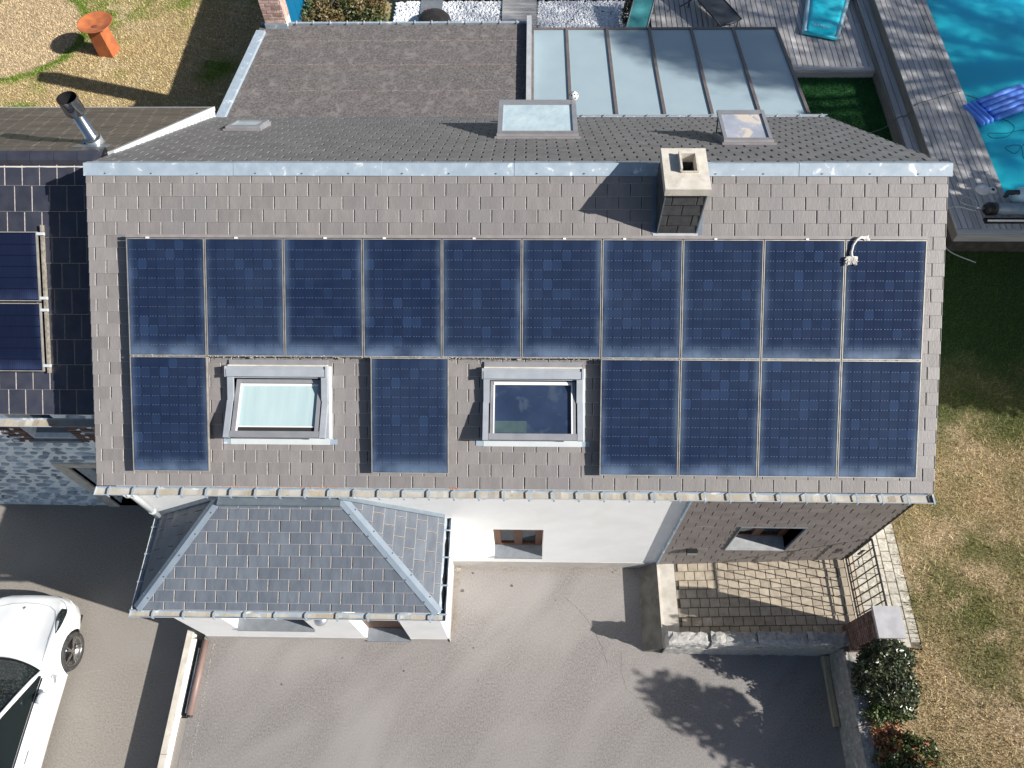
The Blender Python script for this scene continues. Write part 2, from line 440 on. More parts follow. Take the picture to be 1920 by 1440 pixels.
def shingles(fr, region, w, e, part, piece, m, pieces, gap=.009, th=.009, lift=.012, a_off=0.0, b_off=0.0, limit=300, visible=None, jit=.0015, lap=.03, stuff_name=None, edge=None, holes=(), bev=.007):
    """courses of slates: b runs down the slope.  Individual objects for visible ones (limit), the rest one joined stuff part."""
    region = ccw(region)
    b0 = min(p[1] for p in region); b1 = max(p[1] for p in region)
    a0 = min(p[0] for p in region); a1 = max(p[0] for p in region)
    shared = None
    rows = int((b1 - b0 - b_off) / e) + 2
    rest = MB(); cand = []; restm = []
    for r in range(-1, rows):
        bt = b0 + b_off + r * e
        off = a_off + (0.5 * w if r % 2 else 0)
        k0 = int(math.floor((a0 - off) / w)) - 1
        k1 = int(math.ceil((a1 - off) / w)) + 1
        for k in range(k0, k1):
            al = off + k * w + gap / 2 + random.uniform(-jit, jit); ar = off + (k + 1) * w - gap / 2 + random.uniform(-jit, jit)
            bb = bt + e + random.uniform(-jit, jit) * 1.5
            q = [(al, bt - lap), (ar, bt - lap), (ar, bb), (al, bb)]
            c = clip(q, region)
            if len(c) < 3 or area(c) < .0015: continue
            ca = sum(p[0] for p in c) / len(c); cb = sum(p[1] for p in c) / len(c)
            full = area(c) > .985 * area(q)
            vis = visible is None or visible(ca, cb)
            cand.append((vis and pieces, full, al, ar, bt, bb, c, ca, cb))
    # nearest to the camera first
    cp = Vector((0.08, -7.38, 13.81))
    order = sorted([i for i, c in enumerate(cand) if c[0]], key=lambda i: -area(cand[i][6]) / (fr(cand[i][7], cand[i][8]) - cp).length_squared)
    chosen = set(order[:limit])
    def subtract(polys, h):
        out = []
        for c in polys:
            if max(p[0] for p in c) <= h[0] or min(p[0] for p in c) >= h[1] or max(p[1] for p in c) <= h[2] or min(p[1] for p in c) >= h[3]:
                out.append(c); continue
            BIG = 99
            for rg in ([(-BIG, -BIG), (h[0], -BIG), (h[0], BIG), (-BIG, BIG)], [(h[1], -BIG), (BIG, -BIG), (BIG, BIG), (h[1], BIG)],
                       [(h[0], -BIG), (h[1], -BIG), (h[1], h[2]), (h[0], h[2])], [(h[0], h[3]), (h[1], h[3]), (h[1], BIG), (h[0], BIG)]):
                q_ = clip(ccw(c), rg)
                if len(q_) > 2 and area(q_) > .0008: out.append(q_)
        return out
    if holes:
        nc = []
        for (v, full, al, ar, bt, bb, c, ca, cb) in cand:
            ps = [c]
            for h in holes: ps = subtract(ps, h)
            for c2 in ps:
                nc.append((v, full and c2 is c, al, ar, bt, bb, c2, sum(p[0] for p in c2) / len(c2), sum(p[1] for p in c2) / len(c2)))
        cand = nc
        order = sorted([i for i, c in enumerate(cand) if c[0]], key=lambda i: -area(cand[i][6]) / (fr(cand[i][7], cand[i][8]) - cp).length_squared)
        chosen = set(order[:limit])
    def prism(mb, c, hf, dl, tr, tone=0.0):
        """slate with dressed (chamfered) edges; faces: bottom, top, then borders"""
        n_ = len(c); cx_ = sum(p[0] for p in c) / n_; cy_ = sum(p[1] for p in c) / n_
        w_ = max(p[0] for p in c) - min(p[0] for p in c); h_ = max(p[1] for p in c) - min(p[1] for p in c)
        kx, ky = max(.3, 1 - 2 * bev / max(w_, .03)), max(.3, 1 - 2 * bev / max(h_, .03))
        ins = [(cx_ + (a - cx_) * kx, cy_ + (b - cy_) * ky) for a, b in c]
        V = [tr(a, b, hf(b) - th + dl) for a, b in c] + [tr(a, b, hf(b) - th * .55 + dl) for a, b in c] + [tr(a, b, hf(b) + dl) for a, b in ins]
        F = [tuple(reversed(range(n_))), tuple(range(2 * n_, 3 * n_))]
        for k_ in range(n_):
            k2 = (k_ + 1) % n_
            F.append((k_, k2, n_ + k2, n_ + k_)); F.append((n_ + k_, n_ + k2, 2 * n_ + k2, 2 * n_ + k_))
        mb.add(V, F, tone)
    def edges(me):
        if edge:
            me.materials.append(edge)
            for k_, p_ in enumerate(me.polygons): p_.material_index = 1 if k_ > 1 else 0
    def hgt(b, bt, bb):
        t = (b - (bt - lap)) / (bb - bt + lap)
        return .002 + lift * t + th
    for i, (v, full, al, ar, bt, bb, c, ca, cb) in enumerate(cand):
        dl = random.uniform(-.0012, .0025)
        if i in chosen:
            if full:
                if shared is None:
                    hw = (w - gap) / 2; L = e + lap
                    A = [(-hw, 0), (hw, 0), (hw, L), (-hw, L)]
                    sm = MB(); prism(sm, A, lambda b: hgt(bt - lap + b, bt, bt + e), 0, lambda a, b, h: Vector((a, b, h)))
                    shared = mesh(piece, sm.V, sm.F, m); edges(shared)
                link(piece, shared, part, mtx=fr.M((al + ar) / 2, bt - lap, dl))
            else:
                sm = MB(); prism(sm, c, lambda b: hgt(b, bt, bb), 0, lambda a, b, h: Vector((a - ca, b - cb, h)))
                me_ = mesh(piece, sm.V, sm.F, m); edges(me_)
                link(piece, me_, part, mtx=fr.M(ca, cb, dl))
        else:
            n0 = len(rest.F)
            prism(rest, c, lambda b: hgt(b, bt, bb), dl, lambda a, b, h: fr(a, b, h), random.uniform(-.5, .5))
            restm += [0, 0] + [1] * (len(rest.F) - n0 - 2)
    if rest.V:
        o = rest.build(stuff_name or piece + 's', m, part, tone=True, kind='stuff')
        if edge:
            o.data.materials.append(edge)
            o.data.polygons.foreach_set('material_index', restm)

def holed(fr, a0, a1, b0, b1, holes, depth, mb=None, reveal=True):
    """wall sheet with rectangular openings and their reveals (depth goes along -n)"""
    mb = mb or MB()
    xs = sorted({a0, a1, *[h[0] for h in holes], *[h[1] for h in holes]}); ys = sorted({b0, b1, *[h[2] for h in holes], *[h[3] for h in holes]})
    for i in range(len(xs) - 1):
        for j in range(len(ys) - 1):
            cx, cy = (xs[i] + xs[i + 1]) / 2, (ys[j] + ys[j + 1]) / 2
            if any(h[0] < cx < h[1] and h[2] < cy < h[3] for h in holes): continue
            mb.add([fr(xs[i], ys[j]), fr(xs[i + 1], ys[j]), fr(xs[i + 1], ys[j + 1]), fr(xs[i], ys[j + 1])], [(0, 1, 2, 3)])
    for h in holes:
        c = [(h[0], h[2]), (h[1], h[2]), (h[1], h[3]), (h[0], h[3])]
        for i in range(4):
            p, q = c[i], c[(i + 1) % 4]
            mb.add([fr(*p), fr(*q), fr(*q, -depth), fr(*p, -depth)], [(3, 2, 1, 0)])
    return mb

def leaves(name, pts, size, m, parent=None, flat=.6, kind=None, tone=None):
    """one folded diamond per point, random orientation"""
    n = len(pts)
    d = RNG.normal(size=(n, 3)); d[:, 2] *= flat; d /= np.linalg.norm(d, axis=1)[:, None]
    e = RNG.normal(size=(n, 3)); e -= (e * d).sum(1)[:, None] * d; e /= np.linalg.norm(e, axis=1)[:, None]
    s = size * RNG.uniform(.6, 1.3, (n, 1))
    up = np.cross(d, e)
    V = np.stack([pts - d * s, pts + e * s * .45 + up * s * .12, pts + d * s, pts - e * s * .45 + up * s * .12], 1).reshape(-1, 3)
    F = np.arange(4 * n).reshape(n, 4)
    # split diamond along the midrib
    F3 = np.concatenate([F[:, [0, 1, 2]], F[:, [0, 2, 3]]])
    t = RNG.uniform(-.5, .5, n) if tone is None else tone
    return fastmesh(name, V, F3, m, parent, tone=np.concatenate([t, t]), kind=kind)

# ------------------------------------------------------------------ ground and setting
def sheet(name, pts, z, m, kind='structure', parent=None):
    o = obj(name, [(x, y, z) if not isinstance(z, (list, tuple)) else (x, y, z[i]) for i, (x, y) in enumerate(pts)], [tuple(range(len(pts)))], m, parent)
    if kind: o['kind'] = kind
    return o

LAWN_Z = 0.8
# lawn round the back and right side (one sheet each, butted), asphalt in front, lower asphalt on the left
mb = MB()
mb.add([(-70, 3.75, LAWN_Z), (6.6, 3.75, LAWN_Z), (6.6, 9.04, LAWN_Z), (10.3, 9.04, LAWN_Z), (10.3, 70, LAWN_Z), (-70, 70, LAWN_Z)], [(0, 1, 2, 3, 4, 5)])
mb.add([(15.5, -70, LAWN_Z), (70, -70, LAWN_Z), (70, 70, LAWN_Z), (15.5, 70, LAWN_Z)], [(0, 1, 2, 3)])
mb.add([(5.42, -70, LAWN_Z), (15.5, -70, LAWN_Z), (15.5, -5.02, LAWN_Z), (5.42, -5.02, LAWN_Z)], [(0, 1, 2, 3)])
mb.add([(6.6, -5.02, LAWN_Z), (15.5, -5.02, LAWN_Z), (15.5, 3.75, LAWN_Z), (6.6, 3.75, LAWN_Z)], [(0, 1, 2, 3)])
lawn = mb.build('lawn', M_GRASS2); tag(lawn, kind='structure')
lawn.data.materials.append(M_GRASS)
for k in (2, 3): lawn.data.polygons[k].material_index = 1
sheet('artificial_grass', [(6.6, 3.75), (9.3, 3.75), (9.3, 9.04), (6.6, 9.04)], LAWN_Z, M_TURF)
drive = sheet('driveway', [(-5.66, -70), (5.36, -70), (5.36, -3.3), (-5.66, -3.3)], 0.0, M_ASPH)
sheet('side_driveway', [(-70, -70), (-5.96, -70), (-5.96, -2.0), (-70, -2.0)], -0.5, M_ASPH2)
# asphalt relief: a few loose stones and cracks as geometry
mb = MB()
for i in range(160):
    x, y = random.uniform(-5.4, 5.0), random.uniform(-7.5, -3.6)
    if y > -4.9 and x < -1.2: continue
    r = random.uniform(.002, .008)
    mb.add([(x - r, y, .001), (x, y - r, .001), (x + r, y, .001), (x, y + r, .001), (x, y, r)], [(0, 1, 4), (1, 2, 4), (2, 3, 4), (3, 0, 4)])
mb.build('loose_grit', M_CONC, kind='stuff')

def blades(name, xr, yr, z, n, m, hmin=.03, hmax=.07, wd=.007, inside=None, clump=.5):
    x = RNG.uniform(*xr, n); y = RNG.uniform(*yr, n)
    if inside is not None:
        k = inside(x, y); x, y = x[k], y[k]; n = len(x)
    h = RNG.uniform(hmin, hmax, n); a = RNG.uniform(0, 2 * np.pi, n); ln = RNG.uniform(.2, 1.3, n) * h
    wx, wy = np.cos(a) * wd * RNG.uniform(.7, 1.6, n), np.sin(a) * wd
    b = a + RNG.uniform(.8, 2.3, n)
    P0 = np.stack([x - wx, y - wy, np.full(n, z)], 1); P1 = np.stack([x + wx, y + wy, np.full(n, z)], 1)
    P2 = np.stack([x + np.cos(b) * ln, y + np.sin(b) * ln, z + h], 1)
    V = np.stack([P0, P1, P2], 1).reshape(-1, 3)
    o = fastmesh(name, V, np.arange(3 * n).reshape(n, 3), m, tone=RNG.uniform(-.1, .9, n), kind='stuff')
    return o
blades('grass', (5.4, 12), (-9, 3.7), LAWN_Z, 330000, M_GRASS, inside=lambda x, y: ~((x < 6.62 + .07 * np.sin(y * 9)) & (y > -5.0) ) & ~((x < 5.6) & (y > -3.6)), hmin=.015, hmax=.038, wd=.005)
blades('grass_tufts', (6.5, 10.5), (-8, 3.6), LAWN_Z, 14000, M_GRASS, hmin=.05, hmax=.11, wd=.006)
blades('grass', (-16, -5.7), (4.0, 14.5), LAWN_Z, 200000, M_GRASS2, hmin=.02, hmax=.05, wd=.008)
blades('turf_pile', (6.62, 9.2), (3.8, 9.0), LAWN_Z, 60000, M_GRASS3, hmin=.02, hmax=.035, wd=.006)

# ------------------------------------------------------------------ the house
PH = math.radians(33.6)
CP, SP = math.cos(PH), math.sin(PH)
RZ = 6.586                     # ridge height
XL, XR = -5.85, 5.54
LF, LR = 4.331, 4.46           # slope lengths front / rear
YE, ZE = -LF * CP, RZ - LF * SP
YRE, ZRE = LR * CP, RZ - LR * SP
YW = -3.48                     # front wall plane
house = thing('house', 'white rendered house with grey slate roof carrying sixteen solar panels', 'house', (0, 0, 0))
FRONT = Fr((0, 0, RZ), (1, 0, 0), (0, -CP, -SP), (0, -SP, CP))
REAR = Fr((0, 0, RZ), (1, 0, 0), (0, CP, -SP), (0, SP, CP))
WALL = Fr((0, YW, 0), (1, 0, 0), (0, 0, 1))

# --- walls
win_main = (-.50, .35, .62, 2.09)
win_clad = (3.42, 4.41, 1.36, 2.49)
mb = MB()
holed(WALL, XL + .06, 5.5, -.6, 4.25, [win_main, (3.42, 4.41, 1.36, 2.49)], .30, mb)
wz = 4.25
for x in (XL + .06, 5.5):     # gables
    mb.add([(x, YW, -.6), (x, YRE - .1, -.6), (x, YRE - .1, ZRE - .1), (x, 0, RZ - .1), (x, YW, ZE - .02)], [(0, 1, 2, 3, 4)])
mb.add([(XL + .06, YRE - .1, -.6), (5.5, YRE - .1, -.6), (5.5, YRE - .1, ZRE - .1), (XL + .06, YRE - .1, ZRE - .1)], [(0, 1, 2, 3)])
wall = mb.build('wall', M_WALL, house)
mb = MB().box((-1.27, YW - .010, -.1), (2.38, YW + .05, .30))
mb.build('plinth', M_PLINTH, house)

# --- roof decks
RW_HOLES = [(-3.92, -2.66, 2.80, 3.61), (-.47, .76, 2.80, 3.61)]
_m = MB(); _fd = Fr(FRONT(0, 0, -.008), FRONT.u, FRONT.v, FRONT.n)
holed(_fd, XL, XR, 0, LF - .02, RW_HOLES, .16, _m)
for a_, b_, c_, d_ in ((XL, 0, XL, LF - .02), (XR, 0, XR, LF - .02), (XL, LF - .02, XR, LF - .02)):
    _m.add([FRONT(a_, b_, -.12), FRONT(c_, d_, -.12), FRONT(c_, d_, -.008), FRONT(a_, b_, -.008)], [(0, 1, 2, 3)])
roof_f = _m.build('front_roof', M_UNDER, house)
roof_r = MB().hexa([REAR(XL, 0, -.12), REAR(XR, 0, -.12), REAR(XR, LR - .02, -.12), REAR(XL, LR - .02, -.12)],
                   [REAR(XL, 0, -.01), REAR(XR, 0, -.01), REAR(XR, LR - .02, -.01), REAR(XL, LR - .02, -.01)]).build('rear_roof', M_UNDER, house)

PX0, PWI, PGAP = -5.257, 1.0372, .0125      # solar array grid
PT0, PHT = .982, 1.552
def pan_x(i): return PX0 + i * (PWI + PGAP)
PANELS = [(i, 0) for i in range(10)] + [(0, 1), (3, 1), (6, 1), (7, 1), (8, 1), (9, 1)]
def slate_visible(a, b):
    for i, j in PANELS:
        x0 = pan_x(i) + (.09 if (i, j) == (3, 1) else 0); t0 = PT0 + j * (PHT + PGAP)
        if x0 + .05 < a < x0 + PWI - .05 and t0 - .02 < b < t0 + PHT - .1: return False
    if -4.0 < a < -2.6 and 2.65 < b < 3.75: return False
    if -.53 < a < .82 and 2.65 < b < 3.75: return False
    if 1.76 < a < 2.28 and .1 < b < .9: return False
    return True
shingles(FRONT, [(XL, .06), (XR, .06), (XR, LF), (XL, LF)], .305, .1705, roof_f, 'slate', M_SLATE, True, a_off=.036, b_off=.012 + .17 - .1705, visible=slate_visible, edge=M_EDGE, holes=RW_HOLES)
shingles(REAR, [(XL, .05), (XR, .05), (XR, LR), (XL, LR)], .305, .1705, roof_r, 'rear_slate', M_SLATE_R, False, gap=.022, th=.01, lift=.014, a_off=.02)

# ridge flashing, in lengths, with standing lap joints and fixing screws
xs = [XL - .02, -3.85, -1.9, -.12, 1.6, 3.6, XR + .02]
rid = MB().box((XL, -.03, RZ - .05), (XR, .03, RZ + .012)).build('ridge_board', M_ZINC, house)
for i in range(6):
    mb = MB(); d = .004 * (i % 2)
    P = lambda x, f, t, h: f(x, t, h)
    for (f, ln) in ((FRONT, .145), (REAR, .10)):
        mb.hexa([f(xs[i], -.02, .022 + d), f(xs[i + 1] + .02, -.02, .022 + d), f(xs[i + 1] + .02, ln, .020 + d), f(xs[i], ln, .020 + d)],
                [f(xs[i], -.02, .030 + d), f(xs[i + 1] + .02, -.02, .030 + d), f(xs[i + 1] + .02, ln, .028 + d), f(xs[i], ln, .028 + d)])
    seg = mb.build('ridge_flashing', M_ZINC, house)
    sm = MB(); x = xs[i] + .3
    while x < xs[i + 1]:
        p = FRONT(x, .115, .033 + d)
        sm.tube([p, p + FRONT.n * .008], .009, 6); x += .62
    sm.build('screws', M_ZINC_D, seg, kind='stuff')

# --- solar panels
def cell_mesh(cols, rows, w, h, seed):
    """dark glass laminate with chamfered cells and silver ribbon dashes; origin top left, y down-slope = +y"""
    r = random.Random(seed)
    mb = MB(); mg = .022
    cw, ch = (w - 2 * mg) / cols, (h - 2 * mg) / rows
    for j in range(rows):
        for i in range(cols):
            x0, y0 = mg + i * cw + .0012, mg + j * ch + .0012; x1, y1 = mg + (i + 1) * cw - .0012, mg + (j + 1) * ch - .0012
            c = .012
            q = [(x0 + c, y0), (x1 - c, y0), (x1, y0 + c), (x1, y1 - c), (x1 - c, y1), (x0 + c, y1), (x0, y1 - c), (x0, y0 + c)]
            t = r.choice([0, 0, .05, .1, .15, .2]) + (r.uniform(.15, .5) if r.random() < .13 else 0) + r.uniform(-.12, .08)
            mb.add([(x, y, .0372) for x, y in q], [tuple(range(8))], t)
    return mb
def ribbon_mesh(cols, rows, w, h):
    mb = MB(); mg = .022
    cw, ch = (w - 2 * mg) / cols, (h - 2 * mg) / rows
    for j in range(1, rows):
        y = mg + j * ch
        for i in range(cols):
            for k in (.2, .5, .8):
                x = mg + (i + k) * cw
                mb.add([(x - .008, y - .0035, .0376), (x + .008, y - .0035, .0376), (x + .008, y + .0035, .0376), (x - .008, y + .0035, .0376)], [(0, 1, 2, 3)])
    return mb

def cell_material(name, base, light, dust, w, h):
    m = bpy.data.materials.new(name); m.use_nodes = True
    N, L = m.node_tree.nodes, m.node_tree.links
    bs = N['Principled BSDF']; bs.inputs['Roughness'].default_value = .16; bs.inputs['Specular IOR Level'].default_value = .32
    tc = N.new('ShaderNodeTexCoord'); sp = N.new('ShaderNodeSeparateXYZ'); L.new(tc.outputs['Object'], sp.inputs[0])
    def mth(op, a, b, c=None):
        x = N.new('ShaderNodeMath'); x.operation = op
        for k, v in enumerate((a, b) if c is None else (a, b, c)):
            if isinstance(v, (int, float)): x.inputs[k].default_value = v
            else: L.new(v, x.inputs[k])
        return x.outputs[0]
    def mr(i, a, b):
        r = N.new('ShaderNodeMapRange'); r.inputs[1].default_value = a; r.inputs[2].default_value = b; r.interpolation_type = 'SMOOTHSTEP'; L.new(i, r.inputs[0]); return r.outputs[0]
    def mx(f, a, b):
        x = N.new('ShaderNodeMix'); x.data_type = 'RGBA'
        if isinstance(f, float): x.inputs[0].default_value = f
        else: L.new(f, x.inputs[0])
        for i, v in ((x.inputs[6], a), (x.inputs[7], b)):
            if isinstance(v, tuple): i.default_value = (*v, 1)
            else: L.new(v, i)
        return x.outputs[2]
    at = N.new('ShaderNodeAttribute'); at.attribute_name = 'tone'
    c = mx(mr(at.outputs['Fac'], -.1, .9), base, light)
    nz = N.new('ShaderNodeTexNoise'); nz.inputs['Scale'].default_value = 2.3; nz.inputs['Detail'].default_value = 6
    g = N.new('ShaderNodeNewGeometry'); L.new(g.outputs['Position'], nz.inputs['Vector'])
    # dust dried along the frame: bottom edge strongest, fainter on both sides
    sx = mth('MINIMUM', sp.outputs[0], mth('SUBTRACT', w, sp.outputs[0]))
    side = mr(sx, .11, .0); bot = mr(mth('SUBTRACT', h, sp.outputs[1]), .24, .0)
    e = mth('MAXIMUM', mth('MULTIPLY', side, .27), mth('MULTIPLY', bot, .50))
    e = mth('MULTIPLY', e, mr(nz.outputs[0], .15, .75))
    oi = N.new('ShaderNodeObjectInfo'); L.new(mth('MULTIPLY_ADD', oi.outputs['Random'], .05, .02), N.new('ShaderNodeMath').inputs[0])
    e = mth('ADD', e, mth('MULTIPLY_ADD', nz.outputs[0], .07, mth('MULTIPLY', oi.outputs['Random'], .03)))
    c = mx(e, c, dust)
    L.new(c, bs.inputs['Base Color'])
    L.new(mth('MULTIPLY_ADD', e, .5, .14), bs.inputs['Roughness'])
    MATS[name] = m
    return m
M_CELL = cell_material('solar_cell', (.0050, .0115, .038), (.015, .032, .082), (.22, .31, .45), PWI, PHT)
M_BACK = cell_material('solar_backsheet', (.0035, .007, .024), (.0035, .007, .024), (.20, .28, .40), PWI, PHT)
M_RIB = mat('silver_ribbon', (.085, .12, .19), None, .4)
M_PFRAME = mat('panel_frame', (.30, .29, .27), (.42, .40, .37), .5, 10, metal=.4)

cell_variants = []
for k in range(16):
    cm = cell_mesh(8, 12, PWI, PHT, 50 + k)
    cell_variants.append(mesh('cells', cm.V, cm.F, M_CELL, cm.T))
rm = ribbon_mesh(8, 12, PWI, PHT); ribbon_me = mesh('ribbons', rm.V, rm.F, M_RIB)
fm = MB()
for b in (((0, 0, 0), (.011, PHT, .04)), ((PWI - .011, 0, 0), (PWI, PHT, .04)), ((.011, 0, 0), (PWI - .011, .011, .04)), ((.011, PHT - .011, 0), (PWI - .011, PHT, .04))):
    fm.box(*b)
frame_me = mesh('frame', fm.V, fm.F, M_PFRAME)
bm_ = MB().box((.011, .011, .01), (PWI - .011, PHT - .011, .0362)); back_me = mesh('glass_sheet', bm_.V, bm_.F, M_BACK)
cl = MB().box((-.015, -.018, -.01), (.02, .004, .046)); clamp_me = mesh('clamp', cl.V, cl.F, M_WHITE)
ordn = ['leftmost', 'second', 'third', 'fourth', 'fifth', 'sixth', 'seventh', 'eighth', 'ninth', 'rightmost']
lower = {0: 'lone dark blue solar panel left of the tilted roof window with the pale blind',
         3: 'dark blue solar panel standing alone between the two front roof windows',
         6: 'lower row solar panel just right of the dark glazed roof window',
         7: 'lower row solar panel second from left in the right hand block of four',
         8: 'lower row solar panel third from left in the right hand block of four',
         9: 'solar panel at the lower right corner of the big array'}
for k, (i, j) in enumerate(PANELS):
    a, b = pan_x(i) + (.09 if (i, j) == (3, 1) else 0), PT0 + j * (PHT + PGAP)
    Mx = FRONT.M(a, b, .115)
    t = bpy.data.objects.new('solar_panel', None); t.empty_display_size = .2
    COL.objects.link(t); t.matrix_world = Mx
    if j == 0:
        if i == 0: lab = 'solar panel at the upper left corner of the big roof array'
        elif i == 9: lab = 'solar panel at the upper right corner of the array with a white rope on it'
        elif i == 7: lab = 'upper row solar panel eighth from the left, just right below the chimney'
        else: lab = 'upper row solar panel, %s from the left of ten, on the slate roof' % ordn[i]
    else: lab = lower[i]
    tag(t, lab, 'solar panel', 'solar panels on the grey slate roof')
    for nm, me in (('frame', frame_me), ('glass_sheet', back_me), ('cells', cell_variants[k]), ('ribbons', ribbon_me)):
        o = bpy.data.objects.new(nm, me); COL.objects.link(o); o.parent = t
        if nm in ('cells', 'ribbons'): o['kind'] = 'stuff'
    if j == 0:
        o = bpy.data.objects.new('clamp', clamp_me); COL.objects.link(o); o.parent = t; o.location = (.28 + .4 * ((i * 7) % 3) / 3, 0, 0)

# mounting rails: one along the top edge, one along the joint between the rows, one at the foot
for lab, b, x0, x1, hh, ww in (('long grey rail along the top edge of the panel array', PT0 - .045, pan_x(0) - .01, pan_x(9) + PWI + .01, .145, .035),
                  ('dusty rail between the upper and lower panel rows', PT0 + PHT + .004, pan_x(0) - .01, pan_x(9) + PWI + .01, .13, .005)):
    r = thing('mounting_rail', lab, 'rail', tuple(FRONT(0, b, 0)))
    mb = MB(); FRONT.box(mb, x0, x1, b - .006, b + ww, hh - .05, hh); mb.build('bar', M_FRAME_D if b < 1 else M_ALU, r)
    for k in range(9):
        x = x0 + .4 + k * 1.2
        mb = MB(); FRONT.box(mb, x, x + .04, b, b + .03, 0, hh - .05); mb.build('bracket', M_ALU, r)
# ragged moss and dirt caught on the joint rail
mb = MB()
for k in range(520):
    x = random.uniform(pan_x(0), pan_x(9) + PWI); b = PT0 + PHT + random.uniform(-.012, .022); r_ = random.uniform(.003, .011)
    p = FRONT(x, b, .152)
    mb.add([p + Vector((-r_, 0, 0)), p + Vector((0, -r_ * .7, 0)), p + Vector((r_, 0, 0)), p + Vector((0, r_ * .7, 0)), p + Vector((0, 0, r_ * .7))], [(0, 1, 4), (1, 2, 4), (2, 3, 4), (3, 0, 4)])
o = mb.build('rail_debris', M_CONC, None, kind='stuff')

# frayed white rope hanging over the top edge of the last panel
pts = [FRONT(4.42, .955, .17), FRONT(4.36, .95, .19), FRONT(4.31, .98, .19), FRONT(4.27, 1.05, .18), FRONT(4.25, 1.14, .175), FRONT(4.255, 1.20, .175)]
rope = thing('rope', 'frayed white rope end lying over the top of the right hand solar panel', 'rope', tuple(pts[0]))
MB().tube(pts, [.012, .02, .017, .016, .02, .024], 7).build('strand', M_ROPE, rope, smooth=True)
mb = MB()
for k in range(130):
    c = FRONT(4.25 + random.uniform(-.03, .03), 1.21, .175); e = FRONT(4.25 + random.uniform(-.085, .085), 1.21 + random.uniform(-.01, .10), .165 + random.uniform(0, .03))
    mb.tube([c, (c + e) / 2 + Vector((0, 0, .015)), e], .008, 4)
for k in range(24):
    c = FRONT(4.40 + random.uniform(-.01, .04), .955, .175); e = FRONT(4.43 + random.uniform(-.02, .05), .955 + random.uniform(-.035, .03), .165)
    mb.tube([c, e], .007, 4)
mb.build('frayed_end', M_ROPE, rope, kind='stuff')

# --- chimney on the front slope
chim = MB()
cx0, cx1, cy0, cy1 = 1.77, 2.27, -.73, -.13
for b_ in (((cx0, cy0, 5.9), (1.965, cy1, 6.84)), ((2.15, cy0, 5.9), (cx1, cy1, 6.84)), ((1.965, cy0, 5.9), (2.15, -.50, 6.84)), ((1.965, -.20, 5.9), (2.15, cy1, 6.84))): chim.box(*b_)
chim = chim.build('chimney', M_SLATE_DK, house)
CF = Fr((cx0, cy0 - .003, 6.84), (1, 0, 0), (0, 0, -1), (0, -1, 0))
shingles(CF, [(0, 0), (cx1 - cx0, 0), (cx1 - cx0, .72), (0, .72)], .31, .19, chim, 'chimney_slate', M_SLATE_DK, True, gap=.008, a_off=.09, limit=60)
CLf = Fr((cx0 - .003, cy1, 6.84), (0, -1, 0), (0, 0, -1), (-1, 0, 0))
shingles(CLf, [(0, 0), (cy1 - cy0, 0), (cy1 - cy0, .72), (0, .45)], .31, .19, chim, 'chimney_slate', M_SLATE_DK, True, gap=.008, a_off=.03, limit=60)
for x in (cx0 - .012, cx1 - .004): MB().box((x, cy0 - .028, 6.1), (x + .016, cy0 - .004, 6.84)).build('corner_trim', M_ZINC_D, chim)
# concrete cap with a flue opening and a worn patch
capz0, capz1 = 6.845, 6.955
cf = Fr((0, 0, capz1), (1, 0, 0), (0, 1, 0))
mb = MB(); X0, X1, Y0, Y1 = cx0 - .03, cx1 + .03, cy0 - .05, cy1 + .05
holed(cf, X0, X1, Y0, Y1, [(1.965, 2.15, -.50, -.20)], .12, mb)
mb.add([(X0, Y0, capz0), (X1, Y0, capz0), (X1, Y1, capz0), (X0, Y1, capz0), (X0, Y0, capz1), (X1, Y0, capz1), (X1, Y1, capz1), (X0, Y1, capz1)], [(0, 1, 5, 4), (1, 2, 6, 5), (2, 3, 7, 6), (3, 0, 4, 7)])
cap = mb.build('cap', M_CONC, chim)
mb = MB().box((1.955, -.51, capz1), (2.16, -.50, capz1 + .03)).box((1.955, -.2, capz1), (2.16, -.19, capz1 + .03)).box((2.15, -.50, capz1), (2.175, -.2, capz1 + .035)).box((1.94, -.5, capz1), (1.965, -.2, capz1 + .075))
mb.build('flue_rim', M_CONC, chim)
MB().box((1.968, -.497, 6.3), (2.147, -.203, 6.62)).build('flue_dark', M_BLACK, chim)  # black block stands in for the darkness down the flue
mb = MB(); FRONT.box(mb, cx0 - .06, cx1 + .03, .885, .985, .018, .030); mb.build('apron_flashing', M_ZINC_W, chim)
mb = MB(); FRONT.box(mb, cx1, cx1 + .09, .1, .90, .018, .027); FRONT.box(mb, cx0 - .08, cx0, .1, .90, .018, .027); mb.build('side_flashing', M_ZINC_D, chim)

